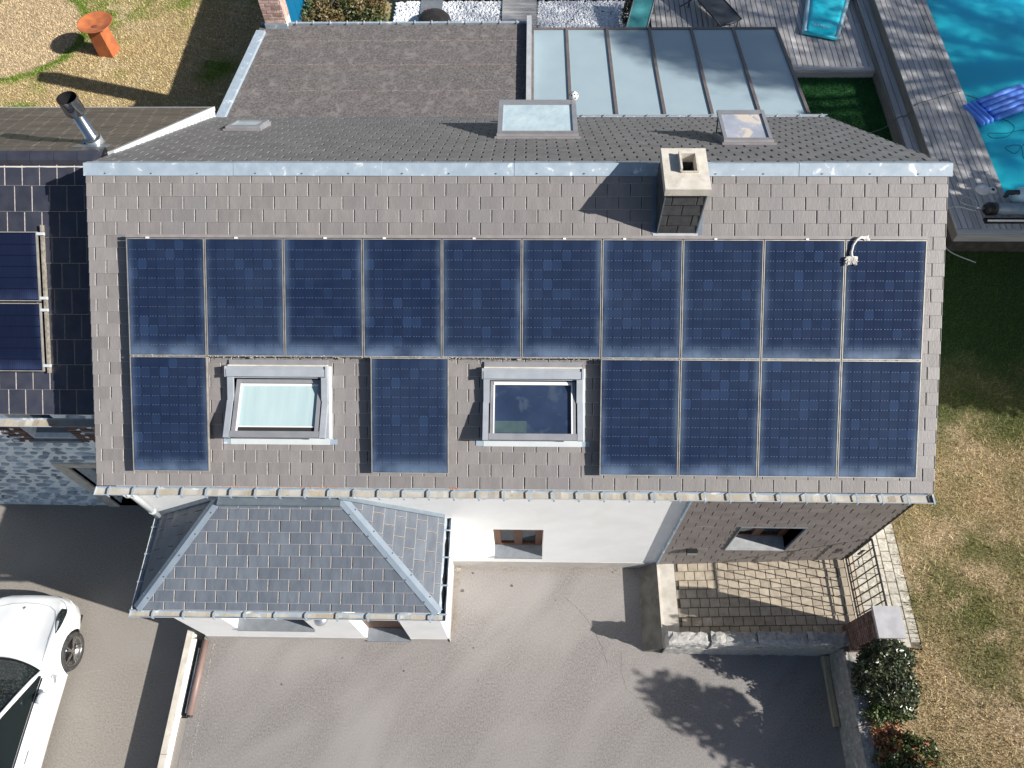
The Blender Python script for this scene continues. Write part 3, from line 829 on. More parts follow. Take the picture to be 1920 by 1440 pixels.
# --- gutters
def gutter(name, p0, p1, out, r, parent, strap=.34, box=False, inside=M_GUTIN, first=.2, rim_n=None):
    """half round gutter from p0 to p1 (back edge), opening upwards, 'out' = horizontal outward unit vector"""
    p0, p1, out = Vector(p0), Vector(p1), Vector(out)
    d = (p1 - p0).normalized(); L_ = (p1 - p0).length
    n = 9; V = []; F = []
    prof = [(0, 0)] + [(r - r * math.cos(math.pi * i / (n - 1)), -r * math.sin(math.pi * i / (n - 1)) * .8) for i in range(n)]
    mb = MB()
    for side, off in ((0, 0), (1, .004)):
        base = len(mb.V)
        pts = []
        for p in (p0, p1):
            pts += [p + out * (a) + Vector((0, 0, b - off)) for a, b in prof]
        k = len(prof)
        mb.add(pts, [(i, i + 1, k + i + 1, k + i) for i in range(k - 1)])
    for p in (p0, p1):
        mb.add([p + out * a + Vector((0, 0, b)) for a, b in prof], [tuple(range(len(prof)))])
    g = mb.build(name, M_ZINC, parent)
    MB().tube([p0 + out * 2 * r, p1 + out * 2 * r], .006, 6).build('rim', M_ZINC_W, g)
    # silt lying in the bottom
    mb = MB(); w = r * .88
    nseg = max(2, int(L_ / .1)); pts = []
    for i in range(nseg + 1):
        c = p0 + d * (L_ * i / nseg) + out * r + Vector((0, 0, -.034 + random.uniform(-.006, .008)))
        pts += [c - out * w, c + out * w]
    mb.add(pts, [(2 * i, 2 * i + 1, 2 * i + 3, 2 * i + 2) for i in range(nseg)])
    mb.build('silt', inside, g)
    x = first; sm = None
    while x < L_:
        c = p0 + d * x
        if sm is None:
            s_ = MB()
            a0, a1 = c, c + out * (2 * r + .012)
            s_.hexa([a0 - d * .011 + Vector((0, 0, .006)), a0 + d * .011 + Vector((0, 0, .006)), a1 + d * .011, a1 - d * .011],
                    [a0 - d * .011 + Vector((0, 0, .012)), a0 + d * .011 + Vector((0, 0, .012)), a1 + d * .011 + Vector((0, 0, .008)), a1 - d * .011 + Vector((0, 0, .008))])
            s_.hexa([a1 - d * .011 + Vector((0, 0, -.05)), a1 + d * .011 + Vector((0, 0, -.05)), a1 + d * .011 + out * .006 + Vector((0, 0, -.05)), a1 - d * .011 + out * .006 + Vector((0, 0, -.05))],
                    [a1 - d * .011 + Vector((0, 0, .008)), a1 + d * .011 + Vector((0, 0, .008)), a1 + d * .011 + out * .006 + Vector((0, 0, .008)), a1 - d * .011 + out * .006 + Vector((0, 0, .008))])
            me = mesh('strap', [v - c for v in s_.V], s_.F, M_ZINC); sm = me
        link('strap', sm, g, mtx=Matrix.Translation(c))
        x += strap
    return g
gf = gutter('front_gutter', (XL - .03, YE - .005, ZE - .03), (XR + .01, YE - .005, ZE - .03), (0, -1, 0), .062, house)
gr = gutter('rear_gutter', (.86, YRE + .005, ZRE - .03), (XR + .02, YRE + .005, ZRE - .03), (0, 1, 0), .06, house, strap=.40, inside=M_ZINC_W)
mb = MB()
for k in range(140):
    x = random.choice([random.uniform(-4.2, -3.4), random.uniform(-4.2, -2.6), random.gauss(-.95, .04), random.uniform(-3.2, -2.5)])
    p = FRONT(x, LF - .004 + random.uniform(-.012, .01), .02); r_ = random.uniform(.004, .011)
    mb.add([p + Vector((-r_, 0, 0)), p + Vector((0, -r_, 0)), p + Vector((r_, 0, 0)), p + Vector((0, r_, 0)), p + Vector((0, 0, r_))], [(0, 1, 4), (1, 2, 4), (2, 3, 4), (3, 0, 4)])
mb.build('lichen', M_ORANGE, gf, kind='stuff')
# downpipe from the left end of the gutter to the porch
p0 = Vector((-5.50, YE - .07, ZE - .1))
dp = MB().tube([p0, p0 + Vector((0, 0, -.10)), (-5.60, -3.56, 3.90), (-5.62, -3.55, 3.78), (-5.62, -3.55, 2.74)], .045, 10).build('downpipe', M_FLASH, house, smooth=True)
for z in (3.72, 3.02):
    MB().tube([(-5.62, -3.55, z), (-5.62, -3.55, z - .05)], .053, 10).build('pipe_collar', M_FLASH, dp)
MB().tube([(-5.60, -3.66, ZE - .10), (-5.60, -3.70, ZE - .16)], .025, 8).build('gutter_hook', M_BLACK, gf)

# --- slate cladding on the right half of the front wall
CL = Fr((2.43, YW - .035, 4.2), (1, 0, 0), (0, 0, -1), (0, -1, 0))
clad = MB().hexa([(2.43, YW - .03, .30), (5.56, YW - .03, .83), (5.56, YW + .02, .83), (2.43, YW + .02, .30)],
                 [(2.43, YW - .03, 1.36), (5.56, YW - .03, 1.36), (5.56, YW + .02, 1.36), (2.43, YW + .02, 1.36)])
clad.box((2.43, YW - .03, 1.36), (3.42, YW + .02, 2.49)).box((4.41, YW - .03, 1.36), (5.56, YW + .02, 2.49)).box((2.43, YW - .03, 2.49), (5.56, YW + .02, 4.2))
clad = clad.build('cladding', M_UNDER, house)
lowz = lambda x: 4.2 - (.30 + (x) * .168)
regions = [[(0, 0), (3.13, 0), (3.13, 4.2 - 2.49), (0, 4.2 - 2.49)],
           [(0, 4.2 - 2.49), (.99, 4.2 - 2.49), (.99, 4.2 - 1.36), (0, 4.2 - 1.36)],
           [(1.98, 4.2 - 2.49), (3.13, 4.2 - 2.49), (3.13, 4.2 - 1.36), (1.98, 4.2 - 1.36)],
           [(0, 4.2 - 1.36), (3.13, 4.2 - 1.36), (3.13, lowz(3.13)), (0, lowz(0))]]
EC = .1713
for ri, rg in enumerate(regions):
    b0 = min(p[1] for p in rg)
    # keep the courses aligned over the four regions
    boff = -(b0 % EC)
    row_par = int(round((b0 + boff) / EC)) % 2
    shingles(CL, rg, .305, EC, clad, 'cladding_slate', M_CLAD, True, gap=.009, a_off=(.10 if row_par == 0 else .10 + .1525), b_off=boff, limit=110 if ri in (0, 3) else 40, lift=.010, th=.006, lap=0.0)
MB().box((2.405, YW - .062, .26), (2.432, YW + .01, 4.15)).build('cladding_trim', M_ZINC, house)
MB().box((5.562, YW - .055, .80), (5.585, YW + .02, 4.1)).build('cladding_trim', M_BLACK, house)
mb = MB().hexa([(2.43, YW - .02, .12), (5.56, YW - .02, .64), (5.56, YW + .02, .64), (2.43, YW + .02, .12)], [(2.43, YW - .02, .30), (5.56, YW - .02, .83), (5.56, YW + .02, .83), (2.43, YW + .02, .30)])
mb.build('brick_base', M_BRICK, house)
# wall lamp on the cladding
wl = MB().box((2.78, -3.60, 1.24), (2.95, YW - .05, 1.36)).build('wall_lamp', M_BLACK, house)
MB().box((2.785, -3.615, 1.29), (2.945, -3.602, 1.305)).build('lamp_ridge', M_FRAME, wl)

# --- windows in the front wall (frame > sash panes, sill)
def wall_window(x0, x1, z0, z1, depth, parent, y=YW, sill=M_SILL, out=.035, mul=2, dark=.0):
    w = MB()
    yb = y + depth
    f = .055
    w.box((x0, yb - .05, z0 + .02), (x0 + f, yb, z1)).box((x1 - f, yb - .05, z0 + .02), (x1, yb, z1)).box((x0 + f, yb - .05, z0 + .02), (x1 - f, yb, z0 + f + .02)).box((x0 + f, yb - .05, z1 - f), (x1 - f, yb, z1))
    win = w.build('window', M_WOODF, parent)
    n = mul; ww = (x1 - x0 - 2 * f) / n
    for k in range(n):
        a = x0 + f + k * ww
        s = MB().box((a, yb - .065, z0 + f + .02), (a + .07, yb - .01, z1 - f)).box((a + ww - .07, yb - .065, z0 + f + .02), (a + ww, yb - .01, z1 - f)).box((a + .07, yb - .065, z0 + f + .02), (a + ww - .07, yb - .01, z0 + f + .09)).box((a + .07, yb - .065, z1 - f - .07), (a + ww - .07, yb - .01, z1 - f))
        s.build('sash', M_WOODF, win)
        MB().box((a + .07, yb - .035, z0 + f + .09), (a + ww - .07, yb - .03, z1 - f - .07)).build('glass', M_CARG, win)
    MB().hexa([(x0 - .0, y - out, z0 - .045), (x1, y - out, z0 - .045), (x1, yb - .05, z0 - .02), (x0, yb - .05, z0 - .02)],
              [(x0 - .0, y - out, z0 - .004), (x1, y - out, z0 - .004), (x1, yb - .05, z0 + .025), (x0, yb - .05, z0 + .025)]).build('sill', sill, win)
    return win
wall_window(*win_main, .25, house)
wc = wall_window(*win_clad, .25, house, y=YW - .03, sill=mat('grey_sill', (.28, .29, .30), (.38, .39, .39), .8, 7, bump=.3))
mb = MB().box((3.40, YW - .065, 2.485), (4.43, YW + .2, 2.50)).box((3.40, YW - .065, 1.36), (3.42, YW + .2, 2.485))
mb.build('trim', M_ZINC_D, wc)
MB().box((4.41, YW - .065, 1.36), (4.43, YW + .2, 2.485)).build('trim', M_ZINC_D, wc)

# --- roof windows in the front slope
def rotx_frame(fr, a, b, h, ang):
    """frame hinged on a line parallel to u through (.,b,h); lower part (b>) lifted by ang"""
    v = fr.v * math.cos(ang) + fr.n * math.sin(ang)
    n = fr.n * math.cos(ang) - fr.v * math.sin(ang)
    return Fr(fr(a, b, h), fr.u, v, n)

def roof_window(fr, x0, x1, t0, t1, ang, parent, blind, label):
    mb = MB()
    base = MB()
    # fixed frame (four upstands)
    fr.box(base, x0, x0 + .05, t0 + .12, t1 - .02, 0, .075); fr.box(base, x1 - .05, x1, t0 + .12, t1 - .02, 0, .075)
    fr.box(base, x0 + .05, x1 - .05, t1 - .07, t1 - .02, 0, .07); fr.box(base, x0 + .05, x1 - .05, t0 + .12, t0 + .16, 0, .075)
    win = base.build('roof_window', M_FRAME_L, parent, label=label)
    mb = MB(); fr.box(mb, x0 + .05, x1 - .05, t0 + .1, t1 - .05, -.42, -.40); mb.build('dark_room_sheet', M_BLACK, win)  # black sheet stands in for the unlit room under the window
    for q_ in ((x0 + .03, x0 + .05, t0 + .12, t1 - .05), (x1 - .05, x1 - .03, t0 + .12, t1 - .05), (x0 + .05, x1 - .05, t0 + .11, t0 + .125), (x0 + .05, x1 - .05, t1 - .055, t1 - .04)):
        mb = MB(); fr.box(mb, *q_, -.40, -.0); mb.build('lining', M_WHITE, win)
    # top hood and awning box, beige dusty head flashing
    mb = MB(); fr.box(mb, x0 + .01, x1 - .01, t0 - .085, t0 - .02, .02, .05); mb.build('head_flashing', M_FRAME, win)
    mb = MB(); fr.box(mb, x0 + .01, x1 - .01, t0 - .02, t0 - .001, .02, .10); mb.build('dusty_ledge', M_CONC, win)
    mb = MB(); fr.box(mb, x0 - .005, x1 - .02, t0, t0 + .035, .03, .135); fr.box(mb, x0 + .005, x1 - .03, t0 + .035, t0 + .135, .03, .15); mb.build('hood', M_FRAME_L, win)
    mb = MB(); fr.box(mb, x0 - .015, x0 - .005, t0 - .005, t0 + .14, .03, .155); mb.build('hood_end', M_FRAME_L, win)
    mb = MB(); fr.box(mb, x1 - .02, x1 + .003, t0 - .005, t0 + .14, .03, .155); mb.build('hood_end', M_FRAME_L, win)
    # fixed casings beside the upper half of the sash
    tm = (t0 + t1) / 2 - .03
    for a in (x0 + .005, x1 - .085):
        mb = MB(); fr.box(mb, a, a + .08, t0 + .136, tm, .075, .115); mb.build('casing', M_FRAME_L, win)
    # bottom apron
    mb = MB(); fr.box(mb, x0 + .0, x1, t1 - .018, t1 + .075, .018, .028); mb.build('apron', M_FLASH, win)
    mb = MB(); fr.box(mb, x1, x1 + .10, t1 + .0, t1 + .07, .016, .024); fr.box(mb, x0 - .10, x0, t1 + .0, t1 + .07, .016, .024); mb.build('apron_ends', M_ZINC, win, kind='stuff')
    mb = MB(); fr.box(mb, x1, x1 + .035, t0 + .0, t1, .016, .03); mb.build('side_flashing', M_FLASH, win)
    # pivoting sash
    S = rotx_frame(fr, 0, tm, .085, ang)
    b0, b1 = -(tm - t0 - .17), t1 - tm - .02
    mb = MB()
    S.box(mb, x0 + .095, x0 + .15, b0, b1, -.02, .02); S.box(mb, x1 - .15, x1 - .095, b0, b1, -.02, .02)
    S.box(mb, x0 + .15, x1 - .15, b0, b0 + .05, -.02, .02); 
    sash = mb.build('sash', M_FRAME, win)
    mb = MB(); S.box(mb, x0 + .08, x1 - .08, b1 - .085, b1, -.03, .03); mb.build('sash_foot', M_FRAME, win)
    for a in (x0 + .0, x1 - .075):
        mb = MB(); S.box(mb, a, a + .075, .0, b1 + .005, -.03, .035); mb.build('sash_casing', M_FRAME_L, win)
    if blind:
        mb = MB(); S.box(mb, x0 + .165, x1 - .15, b0 + .08, b1 - .16, -.022, -.016); mb.build('blind', M_BLIND, win)
        mb = MB(); S.box(mb, x0 + .15, x1 - .15, b1 - .16, b1 - .145, -.018, -.006); mb.build('blind_rail', M_WHITE, win)
        mb = MB(); S.box(mb, x0 + .15, x1 - .15, b0 + .055, b0 + .085, -.018, -.004); mb.build('blind_box', M_WHITE, win)
        mb = MB(); S.box(mb, x0 + .15, x0 + .165, b0 + .06, b1 - .09, -.02, .0); mb.build('white_liner', M_WHITE, win)
        mb = MB(); S.box(mb, x0 + .165, x1 - .15, b1 - .145, b1 - .085, -.022, -.018); mb.build('dark_gap', M_DARKSLOT, win)
    else:
        mb = MB(); S.box(mb, x0 + .15, x1 - .15, b0 + .05, b1 - .085, -.018, -.012); mb.build('glass', M_NIGHTGLASS, win)
        mb = MB(); S.box(mb, x0 + .14, x1 - .14, b0 + .01, b0 + .05, .0, .026); mb.build('sash_head', M_WHITE, win)
        for a in (x0 + .135, x1 - .155):
            mb = MB(); S.box(mb, a, a + .018, b0 + .05, b1 - .085, -.015, .024); mb.build('liner', M_WHITE, win)
        mb = MB(); S.box(mb, x0 + .16, x0 + .58, b1 - .26, b1 - .10, -.0115, -.010); mb.build('seat_seen_inside', mat('seat_dim', (.03, .06, .07), (.05, .09, .10), .6, 6), win)
    if blind:
        g = MB(); S.box(g, x0 + .165, x1 - .15, b0 + .085, b1 - .085, .004, .008)
    return win
M_NIGHTGLASS = mat('dark_window_glass', (.022, .036, .075), (.03, .048, .095), .05, 3, spec=.6, c3=(.05, .07, .11), s3=5, f3=(.56, .66))  # paler patches in the colour imitate reflections on the pane
roof_window(FRONT, -3.97, -2.61, 2.672, 3.665, math.radians(20), house, True, 'tilted roof window with a pale blue blind')
roof_window(FRONT, -.52, .81, 2.68, 3.665, math.radians(17), house, False, 'tilted roof window with dark glass')

# --- roof windows in the rear slope
def rear_window(x0, x1, t0, t1, hn, hf, parent, mglass, side_tilt=True, label=None):
    fr = REAR
    mb = MB(); fr.box(mb, x0, x1, t0, t0 + .09, 0, .09); win = mb.build('rear_roof_window', M_FRAME, parent, label=label)
    mb = MB(); fr.box(mb, x0 - .03, x1 + .03, t0 - .05, t0, .02, .05); mb.build('head_flashing', M_FRAME_D, win)
    for a in (x0, x1 - .05):
        mb = MB(); fr.box(mb, a, a + .05, t0 + .09, t1, 0, .085); mb.build('kerb', M_FRAME, win)
    mb = MB(); fr.box(mb, x0, x1, t1, t1 + .05, 0, .085); mb.build('kerb', M_FRAME, win)
    mb = MB(); fr.box(mb, x0 + .05, x1 - .05, t0 + .09, t1, .004, .01); mb.build('opening', M_BLACK if hf > .2 else M_FRAME_L, win)
    ang = math.atan2(hf - hn, t1 - t0 - .05)
    S = rotx_frame(fr, 0, t0 + .06, hn, ang)
    L_ = (t1 - t0 - .05) / math.cos(ang)
    f = .075 if x1 - x0 > 1 else .05
    mb = MB(); S.box(mb, x0 + .01, x0 + .01 + f, 0, L_, -.02, .02); mb.build('sash', M_FRAME, win)
    mb = MB(); S.box(mb, x1 - .01 - f, x1 - .01, 0, L_, -.02, .02); mb.build('sash', M_FRAME, win)
    mb = MB(); S.box(mb, x0 + .01 + f, x1 - .01 - f, L_ - f * 1.9, L_, -.02, .018); mb.build('sash', M_FRAME, win)
    mb = MB(); S.box(mb, x0 + .01 + f, x1 - .01 - f, 0, f * .5, -.02, .018); mb.build('sash', M_FRAME_D, win)
    mb = MB(); S.box(mb, x0 + .01 + f, x1 - .01 - f, f * .5, L_ - f * 1.9, -.008, -.002); mb.build('glass', mglass, win)
    if hf > .2:
        for a in (x0 + .02, x1 - .045):     # stay arms
            p = fr(a, t1 - .1, .05); q = S(a, L_ - .12, -.01)
            MB().tube([p, q], .012, 6).build('stay', M_FRAME_D, win)
    return win
rear_window(-.44, .84, 2.06, 3.05, .09, .46, house, M_BLINDW, label='open rear roof window with a crumpled silver blind')
M_GLASSC = mat('clear_window_glass', (.30, .33, .40), (.42, .44, .5), .08, 3, spec=.7, c3=(.62, .55, .47), s3=3, f3=(.55, .6))
rear_window(2.96, 3.70, 1.50, 2.22, .08, .40, house, M_GLASSC, label='small open rear roof window showing the room inside')
rear_window(-5.0, -4.42, 2.86, 3.40, .08, .10, house, M_BLINDW, label='small flat skylight near the rear left corner')
ball = thing('ball', 'small white ball with black spots stuck beside the big rear roof window', 'ball', tuple(REAR(.80, 3.1, .46)))
def uvs(c, r, nu=16, nv=10, sz=1.0):
    mb = MB(); V = []; F = []
    for j in range(nv + 1):
        for i in range(nu):
            p, t = math.pi * j / nv, 2 * math.pi * i / nu
            V.append(Vector(c) + Vector((r * math.sin(p) * math.cos(t), r * math.sin(p) * math.sin(t), r * sz * math.cos(p))))
    for j in range(nv):
        for i in range(nu):
            F.append((j * nu + i, j * nu + (i + 1) % nu, (j + 1) * nu + (i + 1) % nu, (j + 1) * nu + i))
    return mb.add(V, F)
bc = Vector(REAR(.80, 3.1, .46)) + Vector((0, .02, .07))
uvs(bc, .075).build('shell', M_WHITE, ball, smooth=True)
for d in ((-.5, -.6, .6), (.15, -.5, .85), (-.2, .2, .95), (.7, -.3, .6), (-.9, .1, .3), (.3, -.9, .2)):
    d = Vector(d).normalized()
    uvs(bc + d * .066, .016, 8, 6).build('spot', M_BLACK, ball, smooth=True)
# wall-mounted antenna stub: shadow of thin mast is cast by the open sash

# ------------------------------------------------------------------ front porch bay (part of the house)
EX0, EX1, EY = -5.55, -1.28, -4.84
EF = Fr((0, EY, 0), (1, 0, 0), (0, 0, 1))
pw = (-4.78, -3.47, .86, 2.15); pd = (-2.74, -1.95, .03, 2.2)
mb = holed(EF, EX0, EX1, -.6, 2.68, [pw, pd], .27)
mb.add([(EX0, EY, -.6), (EX0, YW, -.6), (EX0, YW, 2.68), (EX0, EY, 2.68)], [(0, 1, 2, 3)])
mb.add([(EX1, EY, -.6), (EX1, YW, -.6), (EX1, YW, 2.68), (EX1, EY, 2.68)], [(0, 1, 2, 3)])
porch = mb.build('porch', M_WALL, house)
for a, b in ((EX0 - .02, pd[0]), (pd[1], EX1 + .02)):
    MB().box((a, EY - .010, -.1), (b, EY + .02, .20)).build('porch_plinth', M_PLINTH, porch)
MB().box((EX1 - .02, EY - .010, -.1), (EX1 + .010, YW - .026, .20)).build('porch_plinth', M_PLINTH, porch)
wall_window(*pw, .24, porch, y=EY, mul=2)
# door with threshold
dm = MB().box((pd[0], EY + .2, .05), (pd[1], EY + .27, 2.2)).build('porch_door', M_WOODF, porch)
for z0, z1 in ((.2, .85), (1.0, 2.05)):
    MB().box((pd[0] + .13, EY + .185, z0), (pd[1] - .13, EY + .2, z1)).build('door_panel', M_WOODF, dm)
MB().box((pd[0] + .003, EY - .03, .0), (pd[1] - .003, EY + .2, .045)).build('threshold', M_SILL, porch)
lamp = uvs((-3.13, EY - .03, 1.84), .115, 16, 10, .75).build('bulkhead_lamp', M_GALV, porch, smooth=True)
# hipped roof
ZPE, ZPT = 2.74, 3.50
ex0, ex1, ey = -5.60, -1.19, -4.955
tx0, tx1, ty = -4.41, -2.65, YW - .01
def face(name, P, piece, a_off, limit):
    """P = eave-left, eave-right, top-right, top-left (world)"""
    P = [Vector(p) for p in P]
    u = (P[1] - P[0]).normalized()
    n = u.cross(P[2] - P[1]).normalized()
    v = n.cross(u); v = -v if v.z > 0 else v
    if n.z < 0: n = -n
    top = max((p - P[0]).dot(-v) for p in P)
    o = P[0] - v * top
    fr = Fr(o, u, v, n)
    rg = [((p - o).dot(u), (p - o).dot(v)) for p in P]
    part = MB().add([p - n * .006 for p in P], [tuple(range(len(P)))]).build(name, M_UNDER, porch)
    shingles(fr, rg, .305, .1705, part, piece, M_SLATE_P, True, a_off=a_off, limit=limit, b_off=-.165, edge=M_EDGE)
    return fr, rg
# (slates need thing > part > sub-part, so each roof face is a child of the house)
porch_save = porch; porch = house
face('porch_roof_front', [(ex0, ey, ZPE), (ex1, ey, ZPE), (tx1, ty, ZPT), (tx0, ty, ZPT)], 'slate', .10, 140)
face('porch_roof_right', [(ex1, ey, ZPE), (ex1, ty, ZPE), (tx1, ty, ZPT)], 'slate', .10, 60)
face('porch_roof_left', [(ex0, ty, ZPE), (ex0, ey, ZPE), (tx0, ty, ZPT)], 'slate', .0, 60)
porch = porch_save
M_ZINC_P = mat('zinc_plain', (.19, .235, .29), (.225, .275, .33), .65, 5)
def hip(p, q, w=.075):
    p, q = Vector(p), Vector(q); d = (q - p).normalized()
    out = []
    for sgn, mt in ((1, 0), (-1, 0)):
        side = d.cross(Vector((0, 0, 1))).normalized() * sgn
        dn = side * w + Vector((0, 0, -w * .33))
        mb = MB().hexa([p + Vector((0, 0, .02)), q + Vector((0, 0, .02)), q + dn + Vector((0, 0, .02)), p + dn + Vector((0, 0, .02))],
                  [p + Vector((0, 0, .03)), q + Vector((0, 0, .03)), q + dn + Vector((0, 0, .03)), p + dn + Vector((0, 0, .03))])
        h = mb.build('hip_flashing', M_ZINC_P, house)
        s = MB(); L_ = (q - p).length
        for k in range(5):
            c = p + d * (L_ * (k + .6) / 5.3) + dn * .72 + Vector((0, 0, .03)); s.tube([c, c + Vector((0, 0, .012))], .010, 6)
        s.build('screws', M_ZINC_D, h, kind='stuff')
hip((ex0, ey, ZPE), (tx0, ty, ZPT)); hip((ex1, ey, ZPE), (tx1, ty, ZPT))
mb = MB().box((tx0 - .05, ty - .03, ZPT - .01), (tx1 + .05, ty + .02, ZPT + .06)).box((tx0 - .02, ty - .14, ZPT - .035), (tx1 + .02, ty, ZPT + .022)); mb.build('head_flashing', M_ZINC_D, house, kind='stuff')
for (p, q) in (((ex0, ty, ZPE), (tx0, ty, ZPT)), ((ex1, ty, ZPE), (tx1, ty, ZPT))):
    p, q = Vector(p), Vector(q)
    MB().hexa([p + Vector((0, -.05, .01)), q + Vector((0, -.05, .01)), q + Vector((0, .02, .01)), p + Vector((0, .02, .01))], [p + Vector((0, -.05, .06)), q + Vector((0, -.05, .06)), q + Vector((0, .02, .06)), p + Vector((0, .02, .06))]).build('side_flashing', M_ZINC_D, house)
gutter('porch_gutter', (ex0 - .11, ey - .005, ZPE - .03), (ex1 + .10, ey - .005, ZPE - .03), (0, -1, 0), .05, house, strap=.45, first=.35)
gutter('porch_gutter', (ex1 + .0, YW - .03, ZPE - .03), (ex1 + .0, ey - .02, ZPE - .03), (1, 0, 0), .05, house, strap=.42, inside=M_BLACK)
gutter('porch_gutter', (ex0 - .0, YW - .03, ZPE - .03), (ex0 - .0, ey - .02, ZPE - .03), (-1, 0, 0), .05, house, strap=.42, inside=M_ZINC_D)

# ------------------------------------------------------------------ flat roofed rear wing (part of the house)
ZF = 3.72
fl = [(-5.90, 3.95), (0.0, 4.0), (0.0, 7.06), (-5.62, 6.98)]
q = [(-5.94, 3.80), (.0, 3.8), (.0, 7.06), (-5.66, 6.98)]
flat = MB().hexa([(x, y, 3.55) for x, y in q], [(x, y, ZF) for x, y in q]).build('flat_roof', M_BITU, house)
for y in (4.95, 5.73, 6.48):
    pts = []
    n = 60
    for i in range(n + 1):
        x = -5.8 + 5.75 * i / n
        dy = .012 * math.sin(x * 7) + random.uniform(-.006, .006)
        pts.append(Vector((x, y + dy, ZF + .001)))
    mb = MB()
    V = []
    for p in pts: V += [p + Vector((0, -.010 - random.uniform(0, .01), 0)), p + Vector((0, 0, .009)), p + Vector((0, .012, 0))]
    F = []
    for i in range(n): F += [(3 * i, 3 * i + 3, 3 * i + 4, 3 * i + 1), (3 * i + 1, 3 * i + 4, 3 * i + 5, 3 * i + 2)]
    mb.add(V, F).build('felt_seam', M_BITSEAM, flat)
mb = MB().hexa([(-6.03, 3.85, 3.5), (-5.86, 3.85, 3.5), (-5.50, 6.75, 3.5), (-5.68, 6.75, 3.5)], [(-6.03, 3.85, ZF + .07), (-5.86, 3.85, ZF + .06), (-5.50, 6.75, ZF + .06), (-5.68, 6.75, ZF + .07)])
mb.build('edge_flashing', M_ZINC, house)
MB().box((.0, 3.85, 3.4), (.10, 7.10, ZF + .14)).build('upstand', M_ZINC_W, house)
MB().box((-5.66, 7.02, 3.4), (0.0, 7.07, ZF + .03)).build('rear_edge_trim', M_ZINC, house)
for k in range(14):
    MB().box((-4.9 + k * .36, 7.0, ZF + .02), (-4.88 + k * .36, 7.09, ZF + .045)).build('edge_clip', M_ZINC_W, flat)
mb = MB().box((-5.86, 3.9, .3), (-.02, 6.9, 3.54)).build('rear_wing_wall', M_WALL, house)
# brick stack at the rear left corner: individual bricks
bx0, bx1, by0, by1 = -5.50, -5.06, 6.90, 7.25
stack = MB().box((bx0 + .006, by0 + .006, 3.3), (bx1 - .006, by1 - .006, 5.75)).build('brick_stack', M_MORTAR, house)
bmesh_ = {}
def brick(parent, name, fr, a, b, L_, H_, m=None, th=.012):
    key = (round(L_, 3), round(H_, 3), (m or M_BRICK).name)
    if key not in bmesh_:
        s = MB(); e = .004
        s.hexa([(0, 0, 0), (L_, 0, 0), (L_, H_, 0), (0, H_, 0)], [(e, e, th), (L_ - e, e, th), (L_ - e, H_ - e, th), (e, H_ - e, th)])
        bmesh_[key] = mesh(name, s.V, s.F, m or M_BRICK)
    return link(name, bmesh_[key], parent, mtx=fr.M(a, b, random.uniform(-.003, .002)))
for fr, wd in ((Fr((bx0, by0 + .006, 0), (1, 0, 0), (0, 0, 1)), bx1 - bx0), (Fr((bx1 - .006, by0, 0), (0, 1, 0), (0, 0, 1)), by1 - by0)):
    z = ZF + .12; r_ = 0
    while z < 5.65:
        a = 0.0
        first = .095 if r_ % 2 else .2
        while a < wd - .03:
            L_ = min(first, wd - a); first = .2
            brick(stack, 'brick', fr, a, z, L_, .062, M_BRICKL); a += L_ + .012
        z += .074; r_ += 1
MB().box((bx0 - .02, by0 - .015, ZF), (bx1 + .015, by0 + .004, ZF + .11)).build('lead_soaker', M_ZINC, stack)

# --- veranda with a frosted lean-to roof
ver = thing('veranda', 'lean-to veranda with six frosted roof panels and brown rafters', 'veranda', (2.65, 5.6, LAWN_Z))
vx = [0.12, .86, 1.73, 2.64, 3.54, 4.44, 5.36]
VY0, VY1, VZ0, VZ1 = 3.86, 7.36, 3.86, 3.36
VF = Fr((0, VY0, VZ0), (1, 0, 0), (0, VY1 - VY0, VZ1 - VZ0), (0, .5, 3.5))
VL = math.hypot(VY1 - VY0, VZ1 - VZ0)
for i in range(6):
    mb = MB(); VF.box(mb, vx[i] + .03, vx[i + 1] - .03, .02, VL - .06, -.012, .004); mb.build('roof_panel', M_POLY, ver)
for i, x in enumerate(vx):
    mb = MB(); VF.box(mb, x - .03, x + .03, 0, VL, -.09, .032); r_ = mb.build('rafter', M_RAFTER, ver)
mb = MB(); VF.box(mb, vx[0] - .03, vx[-1] + .03, VL - .055, VL + .02, -.10, .02); mb.build('front_beam', M_RAFTER, ver)
for x in vx: 
    MB().box((x - .03, VY1 - .1, LAWN_Z), (x + .03, VY1 - .04, VZ1 - .1)).build('post', M_RAFTER, ver)
for i in range(6):
    MB().box((vx[i] + .03, VY1 - .075, 1.05), (vx[i + 1] - .03, VY1 - .065, VZ1 - .12)).build('side_pane', M_NIGHTGLASS, ver)
MB().box((5.33, 3.9, LAWN_Z), (5.37, 7.2, 3.3)).build('end_wall', M_NIGHTGLASS, ver)

